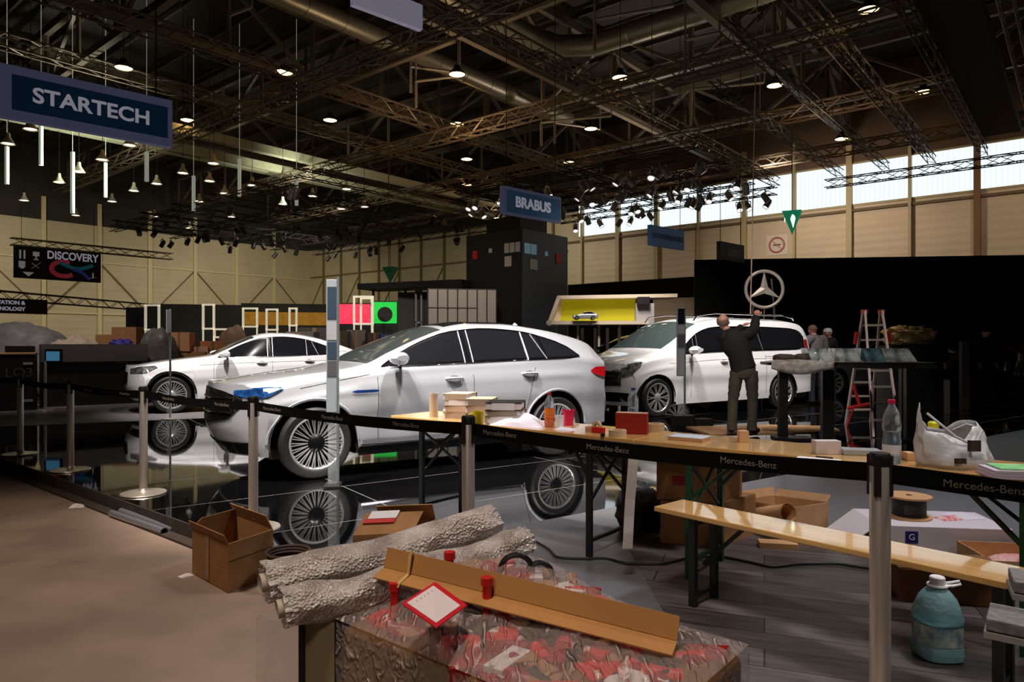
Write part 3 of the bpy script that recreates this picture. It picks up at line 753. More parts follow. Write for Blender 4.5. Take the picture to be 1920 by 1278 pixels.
car.face_patch('grille', grillm, 0, [(-.70, .82), (-.45, .885), (0, .91), (.45, .885), (.70, .82)], [(-.70, .74), (-.55, .60), (0, .55), (.55, .60), (.70, .74)])
car.face_patch('lower_intake', trimb, 0, [(-.78, .38), (0, .36), (.78, .38)], [(-.78, .26), (0, .245), (.78, .26)])
for z in (.66, .73, .80):
    o = MB().tube([car.face(0, q/20*.62/.87, 0, .016, z) for q in range(-20, 21)], .007, 6).build('grille_bar', chrome, car.t, smooth=True)
o = MB().lathe([(.085, 0), (.10, .012), (.112, 0)], 24, Matrix.Translation((-.005, 0, .73)) @ Matrix.Rotation(R(-90), 4, 'Y')).build('front_star_badge', chrome, car.t, smooth=True)
MB().bar((-.015, 0, .73), (-.015, 0, .83), .016).bar((-.015, 0, .73), (-.015, .09, .68), .016).bar((-.015, 0, .73), (-.015, -.09, .68), .016).build('star', chrome, o)
def tail(car, pts_t, pts_b):
    for sd in (-1, 1):
        rows = []
        for i in range(13):
            x = pts_t[0][0]+(pts_t[-1][0]-pts_t[0][0])*i/12; a, b = interp(pts_b, x), interp(pts_t, x)
            rows.append([car.sidep(x, a+(b-a)*j/4, sd, .012) for j in range(5)])
        MB().grid(rows).build('tail_lamp', tailm, car.t, smooth=True)
tail(car, [(4.25, 1.02), (4.36, 1.06), (4.5, 1.06)], [(4.25, 1.01), (4.36, .96), (4.5, .93)])
car.face_patch('tail_light_bar', tailm, 1, [(-.82, 1.04), (0, 1.06), (.82, 1.04)], [(-.82, .93), (0, .99), (.82, .93)])
car.top_patch('rear_window', tglass, 4.28, 4.46, .12)
car.mirror(1.74, 1.10, silver)
car.handle(2.38, .96); car.handle(3.36, .995)
o = MB().add([(4.32, -.03, 1.45), (4.42, -.015, 1.45), (4.42, .015, 1.45), (4.32, .03, 1.45)], [(0, 1, 2, 3)])
# roof fin
MB().lathe([(.045, 0), (.03, .03), (.0, .055)], 10, Matrix.Translation((3.7, 0, 1.57))).build('roof_antenna', silver, car.t, smooth=True)
# fender lip
for xw in P1['xw']:
    pts = [(xw+.43*math.cos(a), .37+.43*math.sin(a)) for a in [math.pi*i/18 for i in range(0, 19)]]
    car.line('wheel_arch_trim', pts[::-1], .012, silver, off=.004)
car.side_patch('rocker_panel', M('rocker_grey', (120, 122, 128), .4, .3), [(1.33, .36), (3.27, .37)], [(1.33, .315), (3.27, .325)], .012)

# --- white coupe SUV, further left
P2 = dict(P1); P2.update(L=4.67, xw=(.79, 3.663), Bf=.34, w=[(.46, .86), (.8, .94), (1.1, .96), (3.9, .96), (4.3, .93), (4.5, .86)],
          zs=[(.46, .80), (.9, .96), (1.4, 1.02), (2.2, 1.06), (3.2, 1.09), (4.0, 1.10), (4.5, 1.08)],
          zt=[(.46, .93), (.8, 1.01), (1.2, 1.07), (1.5, 1.11), (1.75, 1.23), (2.1, 1.41), (2.4, 1.53), (2.75, 1.59), (3.1, 1.585), (3.5, 1.53), (3.9, 1.41), (4.2, 1.27), (4.35, 1.18), (4.47, 1.14)])
fc = Vector((-6.58, 13.4, 0)); th = R(28)
c2 = Car(P2, 'coupe_car', 'white coupe-backed SUV on the grey deck behind the silver car', 'car', car_origin(fc, th, P2), th, whitep)
c2.body(); c2.under(); c2.wheels('twin', 15)
c2.top_patch('windshield', wglass, 1.56, 2.34, .05)
c2.top_patch('rear_window', tglass, 3.75, 4.25, .1)
window_set(c2, 0, [(1.62, 1.08), (1.85, 1.22), (2.15, 1.36), (2.5, 1.47), (2.9, 1.50), (3.3, 1.46), (3.7, 1.34), (4.0, 1.17)],
           [(1.62, 1.065), (2.2, 1.075), (3.2, 1.10), (3.8, 1.12), (4.0, 1.14)], [2.62, 3.36, 3.6])
for xs in (1.55, 2.66): c2.line('door_seam', [(xs, .34), (xs-.01, .6), (xs, 1.0)], .003, seam, off=.001)
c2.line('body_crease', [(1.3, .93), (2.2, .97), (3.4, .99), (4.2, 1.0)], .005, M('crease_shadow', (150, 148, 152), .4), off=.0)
c2.wrap_patch('headlight', headg, [(.58, .87), (.88, .91), (1.12, .925)], [(.58, .78), (.88, .785), (1.12, .88)])
c2.face_patch('grille', grillm, 0, [(-.5, .80), (0, .83), (.5, .80)], [(-.5, .58), (0, .56), (.5, .58)])
c2.face_patch('lower_intake', trimb, 0, [(-.8, .46), (-.4, .38), (0, .36), (.4, .38), (.8, .46)], [(-.8, .30), (0, .27), (.8, .30)])
tail(c2, [(4.22, 1.0), (4.45, .99)], [(4.22, .93), (4.45, .88)])
c2.mirror(1.78, 1.05, whitep); c2.handle(2.45, .96); c2.handle(3.4, .99)
c2.side_patch('sill_trim', chrome, [(1.30, .29), (3.28, .30)], [(1.30, .26), (3.28, .27)], .004)
for xw in P2['xw']:
    pts = [(xw+.435*math.cos(a), .37+.435*math.sin(a)) for a in [math.pi*i/18 for i in range(0, 19)]]
    c2.line('wheel_arch_trim', pts[::-1], .02, trimb, off=.002)

# --- white electric van
P3 = dict(L=5.37, Bf=.42, Br=.14, w=[(.42, .88), (.8, .94), (1.2, .96), (4.8, .955), (5.1, .94), (5.23, .92)],
          zs=[(.42, .86), (.8, 1.02), (1.3, 1.10), (2.0, 1.13), (5.0, 1.14), (5.23, 1.12)],
          zt=[(.42, 1.00), (.7, 1.10), (1.05, 1.21), (1.3, 1.36), (1.7, 1.62), (2.0, 1.78), (2.3, 1.86), (2.8, 1.90), (4.6, 1.89), (4.95, 1.84), (5.12, 1.74), (5.23, 1.58)],
          yr=[(.42, .74), (1.1, .78), (2.0, .74), (2.6, .73), (4.8, .73), (5.23, .74)],
          zb=[(.42, .22), (.9, .24), (1.4, .27), (4.2, .29), (5.2, .33)],
          xw=(.895, 4.325), rw=.36, ra=.41, wy=.93, rim=.74, ce=.90,
          bf=[(0, -.08), (.3, .02), (.6, .03), (.9, .01), (1, 0)], br=[(0, -.03), (.3, .03), (.6, .02), (1, 0)])
fc = Vector((2.68, 12.72, 0)); th = R(30)
c3 = Car(P3, 'passenger_van', 'white passenger van parked to the right behind the silver SUV', 'van', car_origin(fc, th, P3), th, whitep)
c3.body(); c3.under(); c3.wheels('twin', 10)
wsg = M('van_windscreen', (70, 84, 84), .05, spec=.9, coat=.4)
c3.top_patch('windshield', wsg, 1.16, 2.02, .03)
window_set(c3, 0, [(1.42, 1.16), (1.62, 1.30), (1.85, 1.47), (2.1, 1.60), (2.5, 1.68), (3.5, 1.70), (4.6, 1.68), (4.98, 1.62), (5.08, 1.50)],
           [(1.42, 1.15), (1.8, 1.17), (2.6, 1.20), (3.8, 1.22), (4.9, 1.24), (5.08, 1.28)], [1.88, 2.85, 3.75], trim=trimb)
for xs in (1.72, 2.82, 3.8): c3.line('door_seam', [(xs, .34), (xs-.01, .7), (xs, 1.12)], .003, seam, off=.001)
c3.line('slide_rail', [(3.8, 1.09), (4.9, 1.09)], .004, seam, off=.001)
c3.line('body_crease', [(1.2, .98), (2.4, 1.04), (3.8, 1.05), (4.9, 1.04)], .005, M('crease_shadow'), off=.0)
c3.side_patch('lower_moulding', M('white_shade', (196, 196, 200), .3), [(1.35, .52), (3.9, .58)], [(1.35, .44), (3.9, .50)], -.004)
c3.wrap_patch('headlight', headg, [(.42, .80), (.7, .90), (1.0, 1.0), (1.12, 1.02)], [(.42, .70), (.7, .72), (1.0, .90), (1.12, 1.01)])
c3.face_patch('grille', grillm, 0, [(-.72, .84), (0, .88), (.72, .84)], [(-.66, .58), (0, .56), (.66, .58)])
for z in (.66, .74, .81): MB().tube([c3.face(0, q/20*.68/.88, 0, .016, z) for q in range(-20, 21)], .009, 6).build('grille_bar', chrome, c3.t, smooth=True)
c3.wrap_patch('lower_intake', trimb, [(.30, .46), (.60, .47), (.86, .44), (1.0, .40)], [(.30, .30), (.60, .29), (.86, .30), (1.0, .38)])
c3.mirror(1.75, 1.14, whitep, 1.15); c3.handle(2.6, 1.0); c3.handle(2.98, 1.02)
tail(c3, [(5.08, 1.45), (5.2, 1.44)], [(5.08, 1.0), (5.2, 1.0)])
for sd in (-1, 1):
    MB().tube([(2.0, sd*.70, 1.80), (2.1, sd*.70, 1.90), (2.6, sd*.69, 1.955), (4.6, sd*.69, 1.945), (4.9, sd*.69, 1.90), (4.95, sd*.69, 1.85)], .014, 8).build('roof_rail', chrome, c3.t, smooth=True)
for xw in P3['xw']:
    pts = [(xw+.42*math.cos(a), .36+.42*math.sin(a)) for a in [math.pi*i/18 for i in range(0, 19)]]
    c3.line('wheel_arch_trim', pts[::-1], .010, trimb, off=.002)
c3.side_patch('sill_trim', whitep, [(1.34, .30), (3.88, .32)], [(1.34, .22), (3.88, .24)], .01)

# --- dark cars far behind
def simple_car(P, name, label, loc, rz, paint):
    c = Car(P, name, label, 'car', loc, rz, paint); c.body(); c.under(); c.wheels('twin', 10)
    c.top_patch('windshield', tglass, 1.56, 2.34, .05); c.top_patch('rear_window', tglass, 3.75, 4.25, .1)
    window_set(c, 0, [(1.62, 1.08), (1.85, 1.22), (2.15, 1.36), (2.5, 1.47), (2.9, 1.50), (3.3, 1.46), (3.7, 1.34), (4.0, 1.17)],
               [(1.62, 1.065), (2.2, 1.075), (3.2, 1.10), (3.8, 1.12), (4.0, 1.14)], [2.62, 3.36])
    c.wrap_patch('headlight', headg, [(.50, .86), (.8, .90), (1.05, .915)], [(.50, .76), (.8, .765), (1.05, .86)])
    c.mirror(1.78, 1.05, paint); return c
simple_car(P2, 'dark_car', 'black car half hidden between the silver SUV and the white van', (.4, 17.9, 0), R(-6), darkp)
simple_car(P2, 'dark_car', 'dark grey car in the unlit area at the far right', (16.9, 18.3, 0), R(186), darkp)
simple_car(P2, 'dark_car', 'grey car in shadow behind the tall black counter', (7.3, 18.5, 0), R(6), M('dark_grey_paint', (110, 110, 116), .25, .4, coat=1))
# ---------------------------------------------------------------- barrier: belt stanchions along the stage edge
BP = 2.68
def bpos(px):
    k = (px-CX)/F; Y = BP/(VY+VX*k); return Vector((k*Y, Y, 0))
SP = [uv(-12.5, BP), bpos(38), bpos(132), bpos(269), bpos(475), bpos(878), bpos(1650), uv(1.42, BP)]
beltm = M('black_belt', (6, 5, 5), .9, spec=.1); lett = M('belt_lettering', (120, 108, 92), .6)
SL = ['outside the left edge', 'nearest the left picture edge', 'second from the left', 'third from the left, before the coupe wheel', 'in front of the silver SUV nose, beside the open carton', 'in front of the first table', 'large in the foreground before the bench', 'outside the right edge']
for i, p in enumerate(SP):
    t = thing('belt_stanchion', 'brushed steel belt post '+SL[i], 'stanchion', p, AU, 'belt posts along the stage edge')
    MB().lathe([(0, 0), (.185, 0), (.19, .006), (.185, .014), (.10, .024), (.045, .032), (.034, .05)], 40).build('base', steel, t, smooth=True)
    MB().lathe([(.034, .03), (.034, .918), (.033, .92)], 28).build('post', steel, t, smooth=True)
    m = MB().lathe([(.0335, .915), (.0345, .918), (.0345, .955), (.031, .962), (0, .962)], 28)
    for a in range(4):
        q = Matrix.Rotation(a*math.pi/2, 4, 'Z'); m.box((.036, 0, .885), (.008, .022, .14), 0, q)
    m.build('head', black, t, smooth=True)
    if i < len(SP)-1:
        L = (SP[i+1]-p).length; rows = []
        for k in range(17):
            x = .04+(L-.08)*k/16; sg = -.022*math.sin(math.pi*k/16); rows.append([(x, -.001, .858+sg), (x, -.001, .924+sg)])
        bt = MB().grid(rows).build('belt', beltm, t, solid=.002)
        offs = {4: (.25, .95, 1.65), 5: (.22, .86, 1.5), 6: (.30, 1.2)}.get(i, (.5, 1.4))
        for x in offs:
            if x < L-.2: text('Mercedes-Benz', .036, lett, bt, mtx=Matrix.Translation((x, -.0035, .891-.022*math.sin(math.pi*x/L))) @ UP, ext=.0005)

# ---------------------------------------------------------------- beer tables and bench
def leg_frame(par, x, w, h, mat, yb=.0):
    # a folding leg pair: two posts, foot rail, brace
    for s in (-1, 1):
        MB().bar((x, s*w/2, 0), (x, s*w/2, h), .035, .03).build('leg', mat, par)
    MB().bar((x, -w/2, h*.14), (x, w/2, h*.14), .02).bar((x, -w/2, h-.03), (x, w/2, h-.03), .03).bar((x, -w/2, h*.5), (x, w/2, h*.5), .02).build('cross_rail', mat, par)
def beer_table(label, o, L=2.2, Wd=.5, Hh=.77, inset=.33, mats=(green, green)):
    t = thing('beer_table', label, 'table', o, AU, 'wooden folding tables behind the belt')
    MB().box((L/2, Wd/2, Hh-.013), (L, Wd, .026)).build('tabletop', wood, t, bevel=.004)
    for k, (x, sg) in enumerate(((inset, 1), (L-inset, -1))):
        for s in (.03, Wd-.03):
            MB().bar((x, s, 0), (x, s, Hh-.03), .036, .03).build('leg', mats[k], t)
        MB().bar((x, .03, .10), (x, Wd-.03, .10), .022).build('cross_rail', mats[k], t); MB().bar((x, .03, Hh-.045), (x, Wd-.03, Hh-.045), .03).build('cross_rail', mats[k], t)
        MB().bar((x, .05, Hh*.60), (x+sg*.30, Wd*.4, Hh-.03), .018).bar((x, Wd-.05, Hh*.60), (x+sg*.30, Wd*.6, Hh-.03), .018).bar((x, .04, Hh-.10), (x, Wd-.04, Hh*.45), .016).bar((x, Wd-.04, Hh-.10), (x, .04, Hh*.45), .016).build('brace', mats[k], t)
    return t
TA = Vector((-.97, 5.55, 0)); TB_ = Vector((.735, 4.137, 0))
beer_table('long wooden table on dark folding legs holding the binders and bottles', TA, mats=(M('dark_lacquer', (16, 24, 26), .4), M('dark_lacquer')))
beer_table('long wooden table on green folding legs holding the plastic bag', TB_)
# bench
bn0 = Vector((.753, 3.68, 0)); bn1 = Vector((1.785, 2.50, 0)); bd = (bn1-bn0); BL_ = bd.length; ba = math.atan2(bd.y, bd.x)
t = thing('beer_bench', 'varnished wooden bench in front of the second table', 'bench', bn0, ba)
MB().box((BL_/2, .13, .467), (BL_, .26, .026)).build('seat', wood, t, bevel=.004)
dkg = M('dark_lacquer')
for x, ys in ((.22, (.035, .225)), (BL_-.05, (.10, .23))):
    for y in ys: MB().bar((x, y, 0), (x, y, .455), .036, .03).build('leg', dkg, t)
    MB().bar((x, ys[0], .06), (x, ys[1], .06), .022).build('cross_rail', dkg, t); MB().bar((x, ys[0], .43), (x, ys[1], .43), .03).build('cross_rail', dkg, t)
    sg = 1 if x < 1 else -1
    if x < 1: MB().bar((x, .13, .20), (x+sg*.25, .13, .45), .018).build('brace', dkg, t)

# ---------------------------------------------------------------- things on the tables
TZ = .77
def T(px, py): return G(px, py, TZ)
def bottle(name, label, loc, h, r, body, cap, liquid=None, lev=.4, lab=None, wavy=False):
    t = thing(name, label, 'bottle', loc)
    prof = [(0, .002), (r*.9, 0), (r, .02)]
    for k in range(1, 12):
        z = .02+(h*.68-.02)*k/11; q = 1+(.07*math.sin(k*1.5) if wavy else 0); q *= (.9 if wavy and k == 6 else 1); prof.append((r*q, z))
    prof += [(r*.92, h*.74), (r*.66, h*.84), (r*.36, h*.91), (r*.34, h*.94)]
    MB().lathe(prof, 28).build('bottle_body', body, t, smooth=True)
    MB().lathe([(r*.40, h*.935), (r*.42, h*.94), (r*.42, h), (0, h)], 20).build('cap', cap, t, smooth=True)
    if liquid: MB().lathe([(0, .004), (r*.88, .004), (r*.95, .02), (r*.95, h*lev), (0, h*lev)], 24).build('liquid', liquid, t, smooth=True)
    if lab: MB().lathe([(r*1.03, h*lab[1]), (r*1.03, h*lab[2])], 28).build('bottle_label', lab[0], t, smooth=True)
    return t
# cup stack
p = T(813, 781)
t = thing('paper_tube', 'tall beige cardboard tube standing at the left end of the table', 'tube', p)
MB().lathe([(.03, 0), (.034, 0), (.034, .185), (.027, .185), (.027, .02)], 24).build('tube_wall', M('tube_beige', (176, 158, 138), .7), t, smooth=True)
p = T(838, 784)
tag(MB().lathe([(0, 0), (.024, 0), (.03, .07), (.026, .07), (.022, .01)], 20).build('paper_cup', white, loc=p, smooth=True), 'small white paper cup beside the beige tube', 'cup')
# binders: two stacks lying flat
bcol = [M('folder_beige', (178, 156, 134), .7), M('folder_grey', (150, 134, 120), .7), M('folder_black', (28, 26, 28), .5), M('folder_white', (214, 206, 208), .6)]
def binder(loc, rz, d, mat, label, spine=None):
    t = thing('ring_binder', label, 'binder', loc, rz, 'ring binders stacked on the table')
    m = MB().box((0, 0, d[2]-.002), (d[0], d[1], .004)).box((0, 0, .002), (d[0], d[1], .004)).box((0, d[1]/2-.002, d[2]/2), (d[0], .004, d[2]))
    m.build('cover', mat, t)
    MB().box((0, -.006, d[2]/2), (d[0]*.94, d[1]*.93, d[2]*.74)).build('pages', paper, t)
    if spine: MB().box((spine[0], -d[1]/2+.003, d[2]/2), (spine[1], .006, d[2]*.9)).build('spine_label', spine[2], t)
    return t
xs = [(862, 795, [(0, 1, .050), (1, 0, .048), (0, 3, .046), (0, 0, .044)], .20), (903, 800, [(0, 0, .058), (1, 0, .056), (0, 1, .05)], .20), (948, 806, [(3, 3, .06), (1, 1, .038), (2, 3, .058)], .26)]
nm3 = ['in the left stack', 'in the middle stack', 'in the right stack']; lv = ['at the bottom', 'second from the bottom', 'third from the bottom', 'on top']
for c, (px, py, st, wd2) in enumerate(xs):
    p = T(px, py-12); z = TZ
    for k, (mi, si, hh) in enumerate(st):
        binder(Vector((p.x, p.y+.05, z)), AU*.25+.05*((k*7+c*3) % 3-1), (wd2, .27, hh), bcol[mi], 'ring binder %s, %s' % (nm3[c], lv[k] if k < len(st)-1 else 'on top'), (0, wd2*.62, paper) if si == 3 else (0, wd2*.8, bcol[si])); z += hh+.001
# yellow mug
p = T(896, 797)
t = thing('mug', 'yellow mug behind the steel post on the first table', 'mug', p)
MB().lathe([(0, 0), (.036, 0), (.04, .01), (.04, .10), (.036, .10), (.035, .01), (0, .008)], 24).build('mug_body', M('yellow_ceramic', (196, 170, 20), .3), t, smooth=True)
MB().tube([(-.038, 0, .08), (-.062, 0, .075), (-.068, 0, .05), (-.06, 0, .03), (-.038, 0, .02)], .006, 8).build('handle', M('mug_handle', (206, 184, 120), .4), t, smooth=True)
# pile of papers
def crumple(name, label, loc, w, d, h, mat, rz=0, cat='paper', n=14, seed=0, peak=None):
    rows = []
    for i in range(n+1):
        r_ = []
        for j in range(n+1):
            x = -w/2+w*i/n; y = -d/2+d*j/n; u = i/n; v = j/n
            z = h*(math.sin(math.pi*u)**.7*math.sin(math.pi*v)**.6)*(.6+.5*noise.noise(Vector((u*3+seed, v*3, seed))))
            if peak: z += peak[2]*math.exp(-((u-peak[0])**2+(v-peak[1])**2)*14)
            r_.append((x+.01*noise.noise(Vector((u*5, v*5, seed+3))), y, max(.001, z)))
        rows.append(r_)
    o = MB().grid(rows).build(name, mat, smooth=False, solid=.0015); o.location = loc; o.rotation_euler = (0, 0, rz)
    return tag(o, label, cat)
lilac = M('sheet_white', (222, 214, 226), .7)
crumple('paper_sheets', 'bulging heap of white sheets in front of the binders', T(975, 797), .40, .20, .085, lilac, AU*.8, seed=2, peak=(.55, .6, .05))
crumple('paper_sheets', 'flat white sheet under the pink cup', T(1062, 805), .14, .12, .02, lilac, AU, seed=5)
# orange drink bottle
bottle('drink_bottle', 'half-full orange drink bottle with a red cap on the first table', T(1030, 800), .235, .034, clear, red, M('orange_juice', (222, 96, 20), .2, emit=.05), .42, (M('bottle_label_orange', (236, 120, 30), .5), .28, .55), wavy=True)
p = T(1049, 802); tag(MB().lathe([(0, 0), (.026, 0), (.031, .085), (.028, .085), (.023, .008)], 20).build('paper_cup', white, loc=p, smooth=True), 'white cup between the orange drink and the pink cup', 'cup')
p = T(1066, 797); o = MB()
o.lathe([(0, 0), (.032, 0), (.042, .10), (.039, .10), (.03, .008)], 24)
for k in range(12):
    a = k*math.pi/6; o.box((.04*math.cos(a), .04*math.sin(a), .106), (.008, .008, .012), a)
tag(o.build('pink_cup', M('pink_plastic', (216, 28, 84), .4), loc=p, smooth=True), 'bright pink cup with a notched rim', 'cup')
# small tools, tapes
def tape_roll(label, p, r, h, mat, r2=None, lay=False):
    r2 = r2 or r*.62
    o = MB().lathe([(r2, 0), (r, 0), (r, h), (r2, h), (r2, 0)], 32).build('tape_roll', mat, loc=p, smooth=True)
    return tag(o, label, 'tape roll', 'tape rolls on the first table')
tape_roll('roll of beige tape lying before the red box', T(1158, 818), .055, .042, M('tape_beige', (208, 178, 140), .5))
tape_roll('wide roll of beige tape right of the red box', T(1228, 808), .062, .05, M('tape_tan', (196, 170, 128), .5))
tape_roll('roll of clear tape with red core by the pink cup', T(1110, 808), .045, .03, M('tape_redcore', (190, 140, 120), .4))
t = thing('tape_dispenser', 'small red tape dispenser left of the beige rolls', 'tape dispenser', T(1122, 811), AU)
MB().box((0, 0, .018), (.09, .035, .036)).build('body', red, t, bevel=.006); MB().lathe([(.014, -.012), (.03, -.012), (.03, .012), (.014, .012), (.014, -.012)], 20, Matrix.Translation((-.01, 0, .045)) @ Matrix.Rotation(R(90), 4, 'X')).build('tape_reel', M('tape_tan'), t, smooth=True)
tag(MB().lathe([(0, 0), (.014, 0), (.014, .02), (0, .02)], 12).build('stopper', black, loc=T(1130, 818), smooth=True), 'small black cap beside the red tape dispenser', 'cap')
t = thing('red_box', 'upright dark red carton in the middle of the table', 'box', T(1185, 812), AU*.5)
MB().box((0, 0, .065), (.20, .075, .13)).build('carton', redb, t, bevel=.002); MB().box((0, 0, .132), (.198, .073, .003)).build('lid', M('lid_pale', (206, 160, 130), .7), t)
bottle('water_bottle', 'clear water bottle with a blue cap behind the red carton', T(1187, 795), .26, .038, clear, M('blue_cap', (24, 60, 120), .4), M('water_tint', (190, 214, 230), .05, trans=.9, ior=1.25), .45)
# tablet / notebook
t = thing('notebook', 'white notebook lying on the table right of the tape rolls', 'notebook', T(1293, 824), AU*.9)
MB().box((0, 0, .010), (.21, .15, .018)).build('pages', cardl, t); MB().box((0, 0, .021), (.212, .152, .003)).build('cover', M('cover_white', (214, 222, 236), .25), t)
tag(MB().box((0, 0, .033), (.055, .05, .066)).build('wood_block', M('pale_wood', (214, 172, 126), .5, var=.08), loc=T(1393, 828), bevel=.002), 'small pale wooden block on the table below the worker', 'block')
tag(MB().box((0, 0, .035), (.13, .06, .07)).build('white_box', M('matt_white', (206, 194, 196), .6), loc=T(1549, 850), bevel=.002), 'small white box at the back edge of the second table', 'box')
t = thing('plastic_tray', 'clear plastic tray with lid on the second table', 'tray', T(1612, 852), AU*.3)
MB().box((0, 0, .016), (.17, .07, .032), tp=1.08).build('tray_body', M('frosted_plastic', (190, 200, 206), .2, trans=.4), t, bevel=.006)
t = thing('document', 'white sheet on the second table with a pen on it', 'paper', T(1532, 862), AU*.9); MB().box((0, 0, .001), (.20, .13, .002)).build('sheet', paper, t)
tag(MB().rod(T(1530, 858)+Vector((0, 0, .007)), T(1562, 861)+Vector((0, 0, .007)), .004).build('pen', black), 'black pen lying on the white sheet', 'pen')
bl2 = bottle('water_bottle', 'tall clear water bottle with a red cap on the second table', T(1672, 868), .305, .040, clear, M('pink_cap', (206, 22, 70), .4), M('water_tint'), .5, (M('bottle_label_white', (210, 214, 220), .5), .12, .30), wavy=True)
tag(MB().lathe([(0, 0), (.02, 0), (.024, .035), (0, .04)], 16).build('stopper', M('orange_plastic', (222, 150, 24), .4), loc=T(1664, 873), smooth=True), 'small orange cap at the foot of the tall water bottle', 'cap')
tag(MB().box((0, 0, .02), (.04, .05, .04)).build('wood_block', M('pale_wood'), loc=T(1703, 862), bevel=.002), 'small pale block right of the tall water bottle', 'block')
t = thing('spray_can', 'spray can with a yellow cap half hidden behind the plastic bag', 'spray can', T(1750, 850))
MB().lathe([(0, 0), (.026, 0), (.026, .12), (.022, .132)], 20).build('can_body', M('can_print', (200, 70, 60), .4, col2=(214, 206, 200), vscale=12), t, smooth=True)
MB().lathe([(.024, .13), (.026, .132), (.026, .16), (.018, .168), (0, .168)], 20).build('cap', M('yellow_cap', (214, 214, 20), .4), t, smooth=True)
# plastic shopping bag
bagm = M('plastic_bag', (206, 204, 206), .28, bump=.8, bscale=9, spec=.6)
t = thing('plastic_bag', 'crumpled white plastic carrier bag standing on the second table', 'bag', T(1805, 880)+Vector((0, .06, 0)), R(-14))
rings = []
prof = [(0, .145, .08), (.02, .155, .09), (.05, .155, .09), (.08, .145, .085), (.11, .13, .075), (.135, .115, .062), (.155, .10, .052), (.17, .09, .046)]
for k, (z, rx, ry) in enumerate(prof):
    ring = []
    for j in range(40):
        a = 2*math.pi*j/40; q = 1+.16*noise.noise(Vector((math.cos(a)*2.2, math.sin(a)*2.2, z*18)))+.10*noise.noise(Vector((math.cos(a)*6, math.sin(a)*6, z*30)))
        zz = z+.02*noise.noise(Vector((a*1.5, z*10, 4)))*(k > 1)
        if k >= 3: zz += (.125*max(0, math.cos(a-3.0))**5+.05*max(0, math.cos(a-.3))**.6-.03*max(0, math.cos(a+1.5)))*(k-2)/5
        ring.append((rx*q*math.cos(a)+(-.02*(k-2) if k > 2 and math.cos(a-3.0) > .5 else 0)*.6, ry*q*math.sin(a), max(.001, zz)))
    rings.append(ring)
MB().grid(rings, closed=True).build('bag_body', bagm, t, smooth=True, solid=.001)
MB().tube([(-.12, -.02, .25), (-.07, -.05, .20), (-.02, -.075, .15), (.03, -.08, .125), (.07, -.06, .13), (.10, -.04, .18)], .006, 6).tube([(.0, .02, .17), (.05, .0, .20), (.09, .01, .19)], .006, 6).build('handle', bagm, t, smooth=True)
for (x, z, w_, h_) in ((.045, .115, .055, .05), (-.01, .045, .05, .025)):
    rows = [[(x-w_/2+w_*i/6, -.104-.006*math.sin(i), z-h_/2+h_*j/3) for j in range(4)] for i in range(7)]
    MB().grid(rows).build('brown_print', M('brown_print', (62, 40, 30), .5), t, solid=.002)
t = thing('magazine_stack', 'stack of magazines with a green cover at the right picture edge', 'magazines', T(1898, 893), AU*.3)
for k in range(3): MB().box((.005*k, 0, .006+.012*k), (.22, .16, .011)).build('magazine', M('magazine_lilac', (206, 190, 206), .5), t)
MB().box((.02, .01, .040), (.18, .14, .006)).build('green_cover', M('green_print', (92, 190, 110), .5, col2=(170, 220, 150), vscale=20), t)
crumple('green_wrapper', 'crumpled green wrapper beside the bag', T(1853, 880), .07, .05, .03, M('green_wrap', (84, 160, 110), .3), 0, 'wrapper', 8, 3)
# strip of paper hanging off the table end
o = MB().grid([[(x, .004*math.sin(z*14), z) for x in (-.03, .03)] for z in [0, -.1, -.2, -.3, -.4, -.5, -.58]]).build('paper_strip', M('strip_grey', (186, 176, 170), .7), solid=.001)
o.location = G(1192, 835, TZ)+Vector((0, .06, 0)); o.location.z = .755; o.rotation_euler = (0, R(4), .2); tag(o, 'long pale paper strip hanging from the table end', 'paper strip')

# ---------------------------------------------------------------- things on the floor
def carton(label, corner, dx, dy, h, z, mat=cardb, flaps=(), open_=True, group=None, name='cardboard_box', tape=None):
    # corner: nearest corner; dx, dy: the two plan edges
    A = Vector(corner); A.z = z; dx = Vector(dx+(0,)); dy = Vector(dy+(0,))
    t = thing(name, label, 'box', A, 0, group)
    m = MB(); th = .006; up = Vector((0, 0, h)); O = Vector((0, 0, 0))
    def pan(m, o_, e1, e2):
        n = e1.cross(e2).normalized()*th; m.add([o_, o_+e1, o_+e1+e2, o_+e2, o_+n, o_+e1+n, o_+e1+e2+n, o_+e2+n], [(0, 1, 2, 3), (4, 5, 6, 7), (0, 1, 5, 4), (1, 2, 6, 5), (2, 3, 7, 6), (3, 0, 4, 7)])
    pan(m, O, dx, up); pan(m, O, dy, up); pan(m, dy, dx, up); pan(m, dx, dy, up); pan(m, O, dx, dy)
    m.build('carton', mat, t)
    if not open_: 
        m = MB(); pan(m, up, dx, dy); m.build('lid', mat, t)
    for o_, e, f in flaps:
        m = MB(); pan(m, Vector(o_)+up, Vector(e), Vector(f)); m.build('flap', mat, t)
    return t
c = G(427, 1112, -.12); ex = Vector((.15, .32)); ey = Vector((-.37, .35))
t = carton('open brown cardboard box on the hall floor left of the wrapped pallet', c, tuple(ex), tuple(ey), .29, -.12,
       flaps=[((ey.x, ey.y, 0), (ex.x, ex.y, 0), (.03, .06, .05)), ((ex.x, ex.y, 0), (ey.x, ey.y, 0), (-.05, .02, .08)), ((0, 0, 0), (ex.x, ex.y, 0), (.012, -.006, -.10)), ((0, 0, 0), (ey.x, ey.y, 0), (-.02, -.01, .05))])
n_ = Vector((ex.y, -ex.x, 0)).normalized()*.004
ry = math.atan2(ex.y, ex.x)
